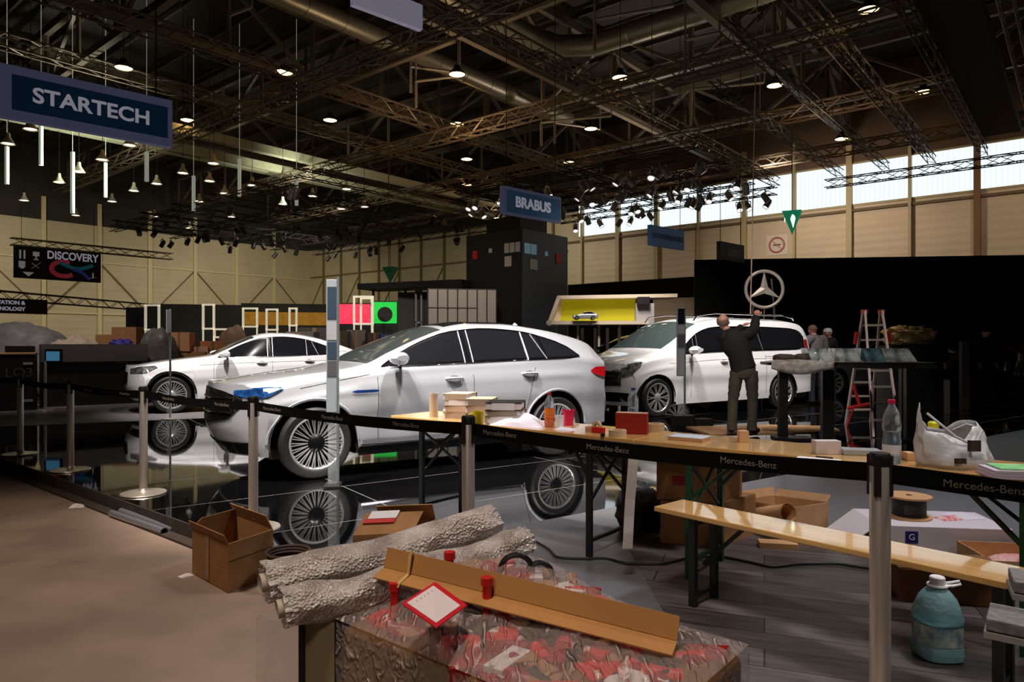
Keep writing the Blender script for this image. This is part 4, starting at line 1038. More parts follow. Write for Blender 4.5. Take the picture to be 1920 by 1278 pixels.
text('MICROFIBRE', .03, M('print_brown', (96, 58, 30), .8), t, mtx=Matrix.Translation(Vector((ex.x*.5, ex.y*.5, .21))+n_) @ Matrix.Rotation(ry, 4, 'Z') @ UP, ext=.0005, name='printing')
MB().box((ey.x*.55, ey.y*.55-.003, .15), (.05, .003, .27), math.atan2(-ey.y, -ey.x)).build('packing_tape', M('brown_tape', (150, 118, 84), .25), t)
crumple('white_scrap', 'crumpled white scrap on the brown hall floor', G(145, 950, -.12), .12, .08, .05, white, .3, 'scrap', 6, 8)
crumple('white_scrap', 'small white scrap beside the open cardboard box', G(348, 1079, -.12), .08, .06, .02, paper, .9, 'scrap', 6, 9)
crumple('yellow_tape_ball', 'yellow crumpled tape at the stage edge', G(216, 952, -.12), .09, .08, .09, M('yellow_tape', (216, 170, 50), .4), .2, 'tape', 8, 4)
for k, (dy_, q) in enumerate(((0, 'front one'), (.07, 'rear one'))):
    A = G(209, 968, -.12)+Vector((dy_*.6, dy_, .028)); B = G(308, 1003, -.12)+Vector((dy_*.6, dy_, .028)); d = (B-A)
    o = MB().rod(A, B, .028, n=16, caps=False).rod(A, B, .022, n=16, caps=False).build('metal_tube', M('galvanised_tube', (176, 176, 188), .3, .7), smooth=True); tag(o, 'grey metal tube on the floor along the stage edge, '+q, 'tube', 'metal tubes on the floor')
# box 2 on the stage
c = Vector((-.93, 4.05, 0))
t = carton('brown cardboard box with a red and white label behind the bubble wrap', c, (.34, .06), (.10, .34), .22, 0,
       flaps=[((.10, .34, 0), (.34, .06, 0), (-.01, -.10, .12)), ((0, 0, 0), (.34, .06, 0), (.05, .12, .10)), ((.34, .06, 0), (.10, .34, 0), (.07, -.02, -.05))])
fr = Vector((.05, .12, .10)); e = Vector((.34, .06, 0)); nn = e.cross(fr).normalized()*-.008
for (u0, u1, v0, v1, m_, nme) in ((.12, .60, .60, .95, paper, 'white_label'), (.08, .60, .40, .58, red, 'red_stripe')):
    MB().add([Vector((0, 0, .24))+e*a+fr*b+k*nn for a, b in ((u0, v0), (u1, v0), (u1, v1), (u0, v1)) for k in (1, -.2)], [(0, 2, 4, 6), (1, 3, 5, 7), (0, 1, 3, 2), (2, 3, 5, 4), (4, 5, 7, 6), (6, 7, 1, 0)]).build(nme, m_, t)
# stacked cartons behind table two
c = Vector((1.36, 4.55, 0))
carton('lower large brown carton under the second table', c, (.36, .36), (-.36, .12), .28, 0, open_=False, group='cartons behind the bench')
t = carton('upper open brown carton with printed side, stacked on the lower one', c+Vector((-.02, .03, 0)), (.26, .26), (-.36, .12), .29, .287,
       flaps=[((0, 0, 0), (.26, .26, 0), (.16, -.10, .03)), ((0, 0, 0), (-.36, .12, 0), (-.03, -.12, .05)), ((-.36, .12, 0), (.26, .26, 0), (-.10, .06, .03))], group='cartons behind the bench')
m = MB()
for k in range(6): m.box((.13, .125, .22-.032*k), (.13-.02*(k % 3), .003, .010), R(45))
m.build('printing', M('print_brown'), t)
MB().box((-.2, .064, .14), (.12, .003, .06), R(-18)).build('red_printing', M('print_red', (150, 30, 24), .7), t)
c = Vector((1.98, 4.85, 0))
t = carton('small open carton with a cardboard tube sticking out', c, (.30, .16), (-.30, .22), .20, 0, mat=cardl, flaps=[((.30, .16, 0), (-.30, .22, 0), (.03, .01, .05)), ((-.30, .22, 0), (.30, .16, 0), (.0, .03, .06))])
A = W(1425, 968, 4.98); B = W(1478, 962, 4.7); o = MB().rod(A, B, .065, n=24, caps=False).rod(A, B, .058, n=24, caps=False).build('cardboard_tube', cardl, smooth=True); o['label'] = 'thick short cardboard tube lying in the small carton'; o['category'] = 'tube'
tag(MB().box((0, 0, .02), (.24, .10, .04), -.2).build('cardboard_piece', cardl, loc=G(1458, 1026, 0), bevel=.003), 'flat piece of cardboard on the floor behind the bench', 'cardboard')
crumple('packing_paper', 'crumpled white packing paper beside the small carton', G(1500, 985, 0), .24, .16, .16, paper, .3, 'paper', 10, 6)
# white carton with reel
wc = M('white_carton', (214, 204, 208), .6)
t = thing('white_carton', 'flat white carton with a small blue logo under the second table', 'box', (2.80, 4.66, 0), R(-8))
MB().box((0, 0, .085), (.80, .46, .17)).build('carton', wc, t, bevel=.004)
MB().add([(-.40, -.23, .171), (-.40, .23, .171), (-.62, .18, .02), (-.60, -.22, .02)], [(0, 1, 2, 3)]).build('flap', wc, t, solid=.004)
MB().box((-.20, -.233, .10), (.075, .006, .075)).build('blue_logo', M('logo_blue', (30, 30, 110), .5), t)
text('G', .055, white, t, mtx=Matrix.Translation((-.20, -.237, .10)) @ UP, ext=.001)
t = thing('cable_reel', 'wooden reel of black cable standing on the white carton', 'reel', (2.69, 4.70, .171))
for z in (0, .135): MB().lathe([(0, z), (.14, z), (.14, z+.012), (.02, z+.012), (.0, z+.0121)], 40).build('flange', M('plywood', (206, 158, 110), .6, var=.08), t)
MB().lathe([(.10, .012), (.105, .03), (.105, .12), (.10, .134)], 32).build('cable_winding', M('black_cable', (14, 14, 15), .45, bump=.5, bscale=90, stretch=(.2, .2, 3)), t, smooth=True)
MB().lathe([(0, 0), (.018, 0)], 16, Matrix.Translation((0, 0, .149))).build('hub_hole', black, t)
crumple('red_white_tape', 'heap of red and white tape on the white carton', Vector((2.95, 4.66, .171)), .2, .12, .03, M('red_white', (220, 40, 40), .4, col2=(230, 225, 225), vscale=30), .2, 'tape', 8, 12)
crumple('paper_sheets', 'loose papers on the right end of the white carton', Vector((3.06, 4.72, .171)), .2, .2, .03, lilac, .2, 'paper', 8, 14)
t = carton('pale open carton in front of the white carton', Vector((2.75, 3.98, 0)), (.42, -.06), (.06, .40), .10, 0, mat=cardl)
crumple('red_white_wrap', 'white and red packing strips lying in the pale carton', Vector((2.96, 4.12, .03)), .34, .22, .10, M('red_white2', (226, 200, 200), .4, col2=(206, 60, 50), vscale=14), .2, 'packing', 10, 15)
carton('dark brown carton on the floor under the bench', Vector((2.02, 3.62, 0)), (.52, -.10), (.07, .30), .17, 0, mat=M('cardboard_dark', (120, 78, 44), .8, var=.1), open_=False)
# water canister
jug = M('jug_plastic', (190, 236, 240), .10, trans=.6, ior=1.2, bump=.5, bscale=25)
t = thing('water_canister', 'five litre bottle of turquoise liquid standing on the planks', 'bottle', (1.825, 2.975, .003))
def sq(rx, z, p=3.2, n=40, rip=0):
    out = []
    for j in range(n):
        a = 2*math.pi*j/n; c_, s_ = math.cos(a), math.sin(a); q = (abs(c_)**p+abs(s_)**p)**(-1/p); out.append((rx*q*c_*(1+rip), rx*q*s_*(1+rip), z))
    return out
zs_ = [(.075, .0), (.088, .008), (.09, .03), (.088, .06), (.084, .065), (.084, .15), (.088, .155), (.09, .18), (.086, .215), (.07, .255), (.046, .285), (.026, .298), (.025, .315)]
MB().grid([sq(r, z, 3.0 if z < .2 else 2.2) for r, z in zs_], closed=True).build('bottle_body', jug, t, smooth=True)
MB().grid([sq(0.001, .01)]+[sq(r*.94, z+.004, 3.0) for r, z in zs_[:7]]+[sq(.001, .16)], closed=True).build('liquid', M('turquoise_liquid', (96, 206, 214), .1, trans=.4, ior=1.3), t, smooth=True)
MB().grid([sq(.0865, .068, 3), sq(.0865, .148, 3)], closed=True).build('bottle_label', M('jug_label', (40, 110, 150), .4, col2=(206, 214, 190), vscale=18), t, smooth=True)
MB().lathe([(.028, .306), (.03, .308), (.03, .338), (.026, .342), (0, .342)], 24).build('cap', white, t, smooth=True)
MB().tube([(.024, 0, .312), (.05, -.01, .318), (.085, -.015, .326), (.088, -.02, .314), (.055, -.018, .306), (.024, -.012, .304)], .006, 8).tube([(.036*math.cos(a), .036*math.sin(a), .305) for a in [math.pi*i/8 for i in range(16)]], .006, 6, True).build('carry_handle', white, t, smooth=True)
# backpack
def blob(name, label, cat, loc, d, mat, rz=0, amp=.15, fr=2.5, seed=0, flat=True, n=26, parent=None, power=.7):
    rows = []
    for i in range(n+1):
        th_ = math.pi*i/n; r_ = []
        for j in range(n*2):
            a = math.pi*j/n
            sx = math.copysign(abs(math.sin(th_)*math.cos(a))**power, math.cos(a)); sy = math.copysign(abs(math.sin(th_)*math.sin(a))**power, math.sin(a)); sz = math.copysign(abs(math.cos(th_))**power, math.cos(th_))
            v = Vector((sx, sy, sz)); q = 1+amp*noise.noise(v*fr+Vector((seed, 0, 0)))+amp*.5*noise.noise(v*fr*3+Vector((0, seed, 0)))
            z = sz*q*d[2]/2
            r_.append((sx*q*d[0]/2, sy*q*d[1]/2, max(z, -d[2]*.42) if flat else z))
        rows.append(r_)
    o = MB().grid(rows, closed=True).build(name, mat, parent, smooth=True); o.location = Vector(loc)+Vector((0, 0, d[2]*.42 if flat else 0)); o.rotation_euler = (0, 0, rz)
    if label: tag(o, label, cat)
    return o
t = thing('backpack', 'black backpack on the floor under the table end', 'backpack', (.93, 5.02, 0), .3)
blob('bag_body', None, None, (0, 0, 0), (.34, .24, .32), M('black_fabric', (14, 13, 15), .8, bump=.3, bscale=40), amp=.12, parent=t)
for s in (-.08, .08): MB().tube([(s, -.10, .02), (s*1.3, -.17, .06), (s*1.2, -.17, .18), (s*.8, -.11, .28)], .014, 6).build('strap', M('black_fabric'), t, smooth=True)
# cable on the floor
pts = [(1000, 1012), (1030, 1030), (1045, 1044), (1085, 1047), (1130, 1046), (1180, 1056), (1235, 1057), (1290, 1046), (1340, 1042), (1400, 1052), (1450, 1062), (1500, 1057), (1560, 1056), (1610, 1062), (1640, 1066)]
P3d = [G(x, y, .012) for x, y in pts]; sm = []
for i in range(len(P3d)-1):
    for k in range(6):
        sm.append(Vector([interp([(j, P3d[j][c]) for j in range(len(P3d))], i+k/6) for c in range(3)]))
tag(MB().tube(sm, .008, 8).build('power_cable', black, smooth=True), 'black power cable snaking across the grey stage under the tables', 'cable')
# round dark basket behind roll
t = thing('cable_coil', 'dark coil of cable on the stage beside the open cardboard box', 'cable coil', G(540, 1062, 0))
m = MB()
for k in range(6): m.tube([((.11+.008*(k % 3))*math.cos(a), (.11+.008*(k % 3))*math.sin(a), .012+.016*k) for a in [math.pi*i/14 for i in range(28)]], .009, 6, True)
m.build('coil', M('brown_cable', (74, 54, 46), .6), t, smooth=True)
# grey slabs at the right
gs = M('grey_slab', (128, 124, 120), .6, var=.25, vscale=40, bump=.2, bscale=60)
def slab(label, A, B, w, th_):
    A = Vector(A); B = Vector(B); d = B-A; t = thing('stone_slab', label, 'slab', A, math.atan2(d.y, d.x), 'grey slabs at the right edge'); L = d.length
    MB().box((L/2, -w/2, -th_/2), (L, w, th_)).build('slab_top', gs, t, bevel=.004); MB().box((L/2, -w/2, -th_*1.35), (L*1.0+.01, w+.01, th_*.5)).build('slab_base', M('slab_edge', (160, 156, 150), .5), t); return t
slab('lower grey slab at the right picture edge', W(1856, 1128, 2.12), Vector((2.1, 1.62, .556)), .16, .035)
slab('upper grey slab at the right picture edge', W(1890, 1062, 2.25), Vector((2.3, 1.85, .62)), .16, .035)
t = thing('black_trestle', 'black trestle under the grey slabs at the right edge', 'trestle', (2.1, 1.72, 0), -.6)
MB().box((0, 0, .49), (.5, .06, .03)).build('top_bar', black, t)
for x in (-.2, .2): MB().bar((x, -.15, -.0), (x, 0, .48), .03).bar((x, .15, 0), (x, 0, .48), .03).build('leg', black, t)

# ---------------------------------------------------------------- wrapped pallet load in the foreground
OA = Vector((-.457, 1.83, 0)); CZ = .60
def K(s, t_, z): return Vector((OA.x+UX*s+VX*t_, OA.y+UY*s+VY*t_, z))
t = thing('wrapped_pallet', 'pallet carton heaped with red goods under clear stretch film in the foreground', 'pallet', (0, 0, 0))
LX, LY = .885, .53
ctm = M('pallet_carton', (112, 78, 44), .35, var=.25, vscale=5, bump=.2, bscale=20)
MB().box(K(LX/2, LY/2, (CZ-.12)/2+.01), (LX, LY, CZ+.10), AU).build('carton', ctm, t, bevel=.03, seg=3)
def film_mat():
    m = bpy.data.materials.new('stretch_film'); m.use_nodes = True; nt = m.node_tree; N = nt.nodes; L = nt.links; p = N['Principled BSDF']
    tc = N.new('ShaderNodeTexCoord'); mp = N.new('ShaderNodeMapping'); mp.inputs['Scale'].default_value = (1.6, .5, 1); mp.inputs['Rotation'].default_value = (0, 0, .9)
    L.new(tc.outputs['Object'], mp.inputs[0])
    n = N.new('ShaderNodeTexNoise'); n.noise_type = 'RIDGED_MULTIFRACTAL'; n.inputs['Scale'].default_value = 30; n.inputs['Detail'].default_value = 10; n.inputs['Distortion'].default_value = 1.0; L.new(mp.outputs[0], n.inputs['Vector'])
    r = N.new('ShaderNodeValToRGB'); r.color_ramp.elements[0].position = .12; r.color_ramp.elements[0].color = (.22, .22, .22, 1); r.color_ramp.elements[1].position = .50; r.color_ramp.elements[1].color = (.95, .95, .95, 1)
    L.new(n.outputs['Fac'], r.inputs[0]); L.new(r.outputs[0], p.inputs['Alpha'])
    b = N.new('ShaderNodeBump'); b.inputs['Strength'].default_value = 1; b.inputs['Distance'].default_value = .03; L.new(n.outputs['Fac'], b.inputs['Height']); L.new(b.outputs[0], p.inputs['Normal'])
    p.inputs['Base Color'].default_value = srgb(228, 206, 194); p.inputs['Roughness'].default_value = .16; p.inputs['Specular IOR Level'].default_value = 1.0
    MATS['film'] = m; return m
film = film_mat()
def mound(s, v):   # height over the carton, s,v in 0..1
    h = .0
    for cs, cv, rs, rv, hh in ((.30, .78, .34, .34, .115), (.22, .45, .20, .3, .07), (.55, .6, .22, .3, .045), (.12, .75, .16, .2, .06), (.45, .3, .3, .25, .045), (.8, .65, .2, .3, .02)):
        h = max(h, hh*math.exp(-((s-cs)/rs)**2-((v-cv)/rv)**2))
    e = min(1, min(s, 1-s)/.06)*min(1, min(v, 1-v)/.08)
    return (h+.012*noise.noise(Vector((s*9, v*7, 1)))+.010*abs(noise.noise(Vector((s*24, v*20, 3)))))*e**.5
rows = []
for i in range(91):
    r_ = []
    for j in range(61):
        s_, v_ = -.008+1.016*i/90, -.012+1.024*j/60; q = mound(max(0, min(1, s_)), max(0, min(1, v_))); r_.append(tuple(K(LX*s_, LY*v_, CZ+.016+q)))
    rows.append(r_)
MB().grid(rows).build('stretch_film', film, t, smooth=True)
# film on the sides
sd = []
for i in range(61):
    s_ = i/60; pass
def skin_side(f0, nrm):
    rows = []
    for i in range(61):
        rows.append([tuple(f0(i/60, CZ+.012-z)+nrm*(.008+.012*abs(noise.noise(Vector((i*.22, z*6, 7)))))) for z in [.02*k for k in range(0, 36)]])
    return MB().grid(rows).build('stretch_film', film, t, smooth=True)
skin_side(lambda u_, z: K(LX*u_, 0, z), Vector((-VX, -VY, 0))); skin_side(lambda u_, z: K(LX, LY*u_, z), Vector((UX, UY, 0)))
# goods under the film
rg = random.Random(11)
gm = [M('goods_red', (196, 28, 22), .4), M('goods_red2', (140, 14, 16), .4), M('goods_black', (20, 18, 20), .4), M('goods_white', (210, 200, 196), .5), M('goods_tan', (150, 106, 72), .6), M('goods_red')]
for k in range(98):
    s_, v_ = rg.uniform(.04, .94), rg.uniform(.06, .92); h = mound(s_, v_)
    if h < .015: h = .015
    z1 = CZ+h+.004; mt = gm[(0, 1, 1, 5, 2, 3, 4, 4)[rg.randrange(8)]]; L_ = rg.uniform(.05, .13); a = rg.uniform(0, 3.14); c = K(LX*s_, LY*v_, z1-.03)
    d = Vector((math.cos(a), math.sin(a), rg.uniform(-.2, .2)))*L_/2
    if rg.random() < .5: MB().rod(c-d, c+d, rg.uniform(.014, .028), n=12).build('wrapped_item', mt, t, smooth=True)
    else: MB().box(c, (L_, rg.uniform(.04, .09), .04), a).build('wrapped_item', mt, t, bevel=.003)
pk = W(992, 1072, 1.93)
for k, (dx, dz, r_) in enumerate(((-.035, .0, .045), (.03, -.012, .035))):
    A = pk+Vector((dx, 0, dz)); MB().tube([A+Vector((r_*math.cos(a), .01, r_*math.sin(a))) for a in [math.pi*i/10 for i in range(20)]], .008, 8, True).build('black_loop', gm[2], t, smooth=True)
for (x, y, Y, L_) in ((843, 1055, 1.95, .03), (913, 1118, 1.78, .075), (740, 1120, 1.85, .05)):
    A = W(x, y, Y); MB().rod(A-Vector((0, 0, L_)), A+Vector((0, 0, L_*.4)), .012, n=12).build('red_peg', M('goods_red_pin', (200, 30, 30), .2), t, smooth=True); MB().rod(A+Vector((0, 0, L_*.4)), A+Vector((0, 0, L_*.4+.02)), .016, n=12).build('peg_cap', red, t, smooth=True)
# cardboard angle profile on top
A = W(721, 1062, 1.93); B = W(1270, 1200, 1.60); d = (B-A).normalized(); up = Vector((0, 0, 1)); back = d.cross(up).normalized()*-1
t = thing('edge_profile', 'long brown cardboard angle lying across the wrapped pallet', 'cardboard profile', (0, 0, 0))
pm = M('profile_cardboard', (176, 122, 62), .7, var=.06)
up2 = (up-d*up.dot(d)).normalized(); fw = d.cross(up2).normalized()
if fw.y > 0: fw = -fw
o = A
def quadbox(m, a, b, e, th_):
    n = (b-a).cross(e).normalized()*th_; m.add([a, b, b+e, a+e, a+n, b+n, b+e+n, a+e+n], [(0, 1, 2, 3), (4, 5, 6, 7), (0, 1, 5, 4), (1, 2, 6, 5), (2, 3, 7, 6), (3, 0, 4, 7)])
m = MB(); quadbox(m, A, B, up2*.052-fw*.012, .004); m.build('upright_side', pm, t)
m = MB(); quadbox(m, A, B, fw*.055-up2*.012, .004); m.build('flat_side', pm, t)
q = A.lerp(B, .105); m = MB().tube([q+up2*.065+fw*.0, q+up2*.05+fw*.006, q+fw*.012, q+fw*.058-up2*.012, q+fw*.062-up2*.02], .0045, 6); m.build('masking_tape', M('masking_tape', (206, 176, 110), .5), t, smooth=True)
# document pouch
cs = [W(815, 1113, 1.74), W(875, 1158, 1.64), W(817, 1202, 1.52), W(752, 1155, 1.63)]
zz = .0; nrm = (cs[1]-cs[0]).cross(cs[3]-cs[0]).normalized(); nrm = nrm if nrm.z > 0 else -nrm; cs = [c+nrm*.03 for c in cs]; ct = sum(cs, Vector())/4
t = thing('document_pouch', 'red bordered document pouch with a white slip on the wrapped pallet', 'document pouch', (0, 0, 0))
MB().add(cs+[c+nrm*.003 for c in cs], [(0, 1, 2, 3), (4, 5, 6, 7), (0, 1, 5, 4), (1, 2, 6, 5), (2, 3, 7, 6), (3, 0, 4, 7)]).build('pouch', M('pouch_red', (206, 34, 44), .3), t)
ins = [ct+(c-ct)*(.84)+nrm*.004 for c in cs]; ins[0] = ins[0]+(cs[3]-cs[0])*.0; sh = (cs[3]-cs[0])*.06; ins = [ins[0]+sh, ins[1]+sh, ins[2], ins[3]]
MB().add(ins+[c+nrm*.001 for c in ins], [(0, 1, 2, 3), (4, 5, 6, 7), (0, 1, 5, 4), (1, 2, 6, 5), (2, 3, 7, 6), (3, 0, 4, 7)]).build('slip', M('slip_white', (226, 208, 206), .6), t)
m = MB()
for k in range(5):
    a = ins[0]+(ins[3]-ins[0])*(.2+.14*k); m.bar(a+(ins[1]-ins[0])*.12+nrm*.002, a+(ins[1]-ins[0])*(.5+.08*(k % 3))+nrm*.002, .0022, .001)
m.build('print_lines', M('print_grey', (150, 120, 124), .7), t)
# bubble wrap rolls
def bubble_mat():
    m = bpy.data.materials.new('bubble_wrap'); m.use_nodes = True; nt = m.node_tree; N = nt.nodes; L = nt.links; p = N['Principled BSDF']
    tc = N.new('ShaderNodeTexCoord'); v = N.new('ShaderNodeTexVoronoi'); v.inputs['Scale'].default_value = 120; L.new(tc.outputs['Object'], v.inputs['Vector'])
    n = N.new('ShaderNodeTexNoise'); n.inputs['Scale'].default_value = 9; n.inputs['Detail'].default_value = 6; L.new(tc.outputs['Object'], n.inputs['Vector'])
    r = N.new('ShaderNodeValToRGB'); r.color_ramp.elements[0].position = .35; r.color_ramp.elements[0].color = srgb(168, 154, 144); r.color_ramp.elements[1].position = .65; r.color_ramp.elements[1].color = srgb(232, 220, 210)
    L.new(n.outputs['Fac'], r.inputs[0]); L.new(r.outputs[0], p.inputs['Base Color'])
    b = N.new('ShaderNodeBump'); b.inputs['Strength'].default_value = .9; b.inputs['Distance'].default_value = .008; L.new(v.outputs['Distance'], b.inputs['Height'])
    b2 = N.new('ShaderNodeBump'); b2.inputs['Strength'].default_value = .35; b2.inputs['Distance'].default_value = .04; L.new(n.outputs['Fac'], b2.inputs['Height']); L.new(b.outputs[0], b2.inputs['Normal']); L.new(b2.outputs[0], p.inputs['Normal'])
    p.inputs['Roughness'].default_value = .15; p.inputs['Specular IOR Level'].default_value = .9; p.inputs['Alpha'].default_value = .82; MATS['bub'] = m; return m
bub = bubble_mat()
def bubble_roll(label, A, B, r, seed, core=True):
    A = Vector(A); B = Vector(B); d = B-A; L_ = d.length; q = d.to_track_quat('Z', 'Y').to_matrix()
    t = thing('bubble_wrap_roll', label, 'bubble wrap', A, 0, 'bubble wrap rolls on the pallet'); rows = []
    for i in range(49):
        u = i/48; r_ = []
        sag = Vector((0, 0, -.012*math.sin(math.pi*u)+.012*noise.noise(Vector((u*3, seed, 0)))))
        for j in range(36):
            a = 2*math.pi*j/36; rr = r*(1+.24*noise.noise(Vector((math.cos(a)*1.4, math.sin(a)*1.4, u*5+seed)))+.06*noise.noise(Vector((math.cos(a)*4, math.sin(a)*4, u*10+seed))))
            if u < .04 or u > .96: rr *= 1+.10*math.sin(j*2.3)
            r_.append(q @ Vector((rr*math.cos(a), rr*math.sin(a)*.85, L_*u))+sag)
        rows.append(r_)
    MB().grid(rows, closed=True).build('film_roll', bub, t, smooth=True)
    rows = [[(q @ Vector((r*.45*(1+.05*k)*math.cos(2*math.pi*j/24), r*.42*math.sin(2*math.pi*j/24), -.012+L_*1.01*k))) for j in range(24)] for k in (0, 1)]
    if core: MB().grid(rows, closed=True).build('roll_core', M('roll_core', (188, 170, 150), .6), t, smooth=True)
    return t
bubble_roll('rear bubble wrap roll lying across behind the angle profile', W(495, 1092, 2.10), W(925, 978, 2.55), .068, 1)
bubble_roll('front bubble wrap roll with open end over the dark case', W(528, 1140, 1.82), W(800, 1068, 2.02), .058, 5)
bubble_roll('short bubble wrap roll end sticking out at the right', W(770, 1070, 2.15), W(985, 1012, 2.45), .055, 9)
# upright case below the rolls and hanging film
t = thing('flight_case', 'narrow upright pale case with black edges under the bubble wrap', 'case', W(600, 1158, 1.86).xy.to_3d(), R(-6))
hh = W(600, 1165, 1.86).z
MB().box((0, .08, (hh-.12)/2), (.085, .16, hh+.12)).build('case_body', M('case_putty', (142, 128, 92), .5, var=.05), t)
for x in (-.05, .05): MB().box((x, .08, (hh-.12)/2), (.018, .165, hh+.125)).build('case_edge', black, t)
MB().rod((.01, -.003, .38), (.01, .003, .38), .004).build('rivet', black, t)
rows = []
for i in range(25):
    r_ = []
    for j in range(31):
        u = i/24; w_ = j/30; z = hh-.0-.78*w_; r_.append((-.06-.12*u, .02+.02*noise.noise(Vector((u*4, w_*5, 2))), z+.02*noise.noise(Vector((u*5, 0, 5)))))
    rows.append(r_)
fm = M('hanging_film', (190, 170, 156), .15, alpha=.22, bump=.8, bscale=12)
o = MB().grid(rows).build('film_sheet', fm, smooth=True); o.location = t.location; tag(o, 'thin clear film hanging down left of the pale case', 'film')
# ---------------------------------------------------------------- glass totems
def totem(label, p, rz, w_, depth, zl, screens, full=True):
    t = thing('info_totem', label, 'totem', p, rz, 'slim glass display totems on the stage')
    MB().box((0, 0, .012), (w_*1.3, .22, .02)).build('base_plate', black if w_ > .1 else steel, t, bevel=.004)
    MB().box((w_*.42, 0, 1.0), (.022, depth, 1.94)).build('edge_rail', M('totem_edge', (190, 200, 206), .2, .8), t)
    MB().box((0, 0, .36), (w_*.78, .012, .68)).build('glass_panel', M('thin_glass', (220, 230, 235), .05, alpha=.12), t)
    MB().box((0, 0, (zl+1.95)/2), (w_, depth*.8, 1.95-zl)).build('display_body', M('totem_body', (150, 160, 166), .35, .2), t, bevel=.003)
    for z0, z1, mt in screens: MB().box((-.005, -depth*.4-.002, (z0+z1)/2), (w_*.74, .004, z1-z0)).build('screen', mt, t)
dks = M('screen_dark', (22, 26, 34), .1); bls = M('screen_blue', (52, 66, 80), .15); grs = M('screen_grey', (150, 150, 156), .4); dgs = M('screen_darkgrey', (80, 78, 84), .3)
totem('slim silver glass totem before the silver SUV door line, near its front wheel', Vector(((624-CX)/F*6.55, 6.55, 0)), R(8), .115, .05, .70, [(1.58, 1.88, bls), (1.38, 1.54, grs), (1.20, 1.36, bls), (1.04, 1.18, dgs)])
totem('slim grey totem with dark squares before the white van', Vector(((1277-CX)/F*11.7, 11.7, 0)), R(4), .15, .05, .80, [(1.68, 1.94, dks), (1.52, 1.66, grs), (1.28, 1.50, dgs), (.82, 1.24, grs)])
totem('very slim totem seen edge on beside the white coupe front wheel', Vector(((316-CX)/F*12.3, 12.3, 0)), R(76), .10, .03, 1.55, [(1.6, 1.9, grs)])
# black case on floor by the van
t = thing('equipment_case', 'low black case on the floor before the white van', 'case', G(1285, 800, 0), R(10)); MB().box((0, .1, .09), (.34, .2, .18)).build('case_body', black, t, bevel=.01); MB().box((.33, .1, .06), (.30, .24, .12)).build('side_case', blackm, t, bevel=.01)
MB().tube([(-.05, 0, .19), (0, 0, .22), (.05, 0, .19)], .008, 6).build('handle', chrome, t, smooth=True)
# ---------------------------------------------------------------- hanging signs
def sign(label, name, px0, px1, ytop, ybot, Y0, mat, frame=None, rise=0, dirv=(VX, VY), th_=.12, hang=4.0):
    """board whose left end appears at px0 (depth Y0) and runs along dirv until px1"""
    A = W(px0, (ytop+ybot)/2, Y0); k = (px1-CX)/F; d = Vector((dirv[0], dirv[1], 0)).normalized()
    L_ = (k*A.y-A.x)/(d.x-k*d.y); z1 = W(px0, ytop, Y0).z; z0 = W(px0, ybot, Y0).z
    t = thing(name, label, 'sign', (A.x, A.y, (z0+z1)/2), math.atan2(d.y, d.x)); h = z1-z0
    MB().box((L_/2, 0, 0), (L_, th_, h)).build('board', frame or mat, t)
    for x in (.08*L_, .92*L_): MB().rod((x, 0, h/2), (x, 0, (h/2+hang) if hang < 2.2 and Y0 > 25 else 14-(z0+z1)/2), .010, n=5).build('hanger', trussd, t)
    return t, L_, h
# the large boards are parallel, along roughly (.73,.68)
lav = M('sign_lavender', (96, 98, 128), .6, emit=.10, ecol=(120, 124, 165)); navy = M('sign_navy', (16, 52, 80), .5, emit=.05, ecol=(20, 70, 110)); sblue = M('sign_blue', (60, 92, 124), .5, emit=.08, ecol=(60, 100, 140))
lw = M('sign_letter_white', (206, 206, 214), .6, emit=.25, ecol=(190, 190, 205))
SD = (1410/1300*1.0, 1.0)
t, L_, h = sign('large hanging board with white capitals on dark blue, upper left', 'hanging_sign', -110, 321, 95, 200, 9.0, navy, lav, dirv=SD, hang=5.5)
x0 = L_*.265; x1 = L_*.975
MB().box(((x0+x1)/2, -.065, 0), (x1-x0, .01, h*.66)).build('sign_panel', navy, t)
text('STARTECH', h*.40, lw, t, mtx=Matrix.Translation(((x0+x1)/2-.01, -.075, 0)) @ UP, ext=.004, bold=.007, sx=1.06)
t, L_, h = sign('blue hanging board with white capitals above the black tower', 'hanging_sign', 940, 1049, 348, 400, 17.5, sblue, lav, dirv=SD, hang=3.5)
MB().box((L_*.52, -.065, -.02*h), (L_*.92, .01, h*.80)).build('sign_panel', sblue, t)
text('BRABUS', h*.52, lw, t, mtx=Matrix.Translation((L_*.5, -.075, -.02*h)) @ UP, ext=.004, bold=.014)
t, L_, h = sign('plain blue hanging board before the beige wall', 'hanging_sign', 1217, 1280, 421, 459, 21, sblue, dirv=SD, hang=2.5)
MB().box((L_/2, -.065, 0), (L_*.9, .01, h*.25)).build('faint_lettering', M('faint_blue', (60, 96, 150), .6), t)
t, L_, h = sign('dark grey hanging board just above the black wall', 'hanging_sign', 1347, 1392, 452, 486, 20, M('sign_grey', (58, 52, 52), .6), dirv=SD, hang=2.5)
MB().box((L_*.55, -.065, -.05), (L_*.55, .01, h*.5)).build('grey_panel', M('panel_grey', (110, 108, 110), .6), t)
t, L_, h = sign('pale corner of a hanging board at the top picture edge', 'hanging_sign', 660, 789, -40, 10, 12, M('sign_pale', (170, 166, 190), .6, emit=.25), dirv=SD, hang=2.0)
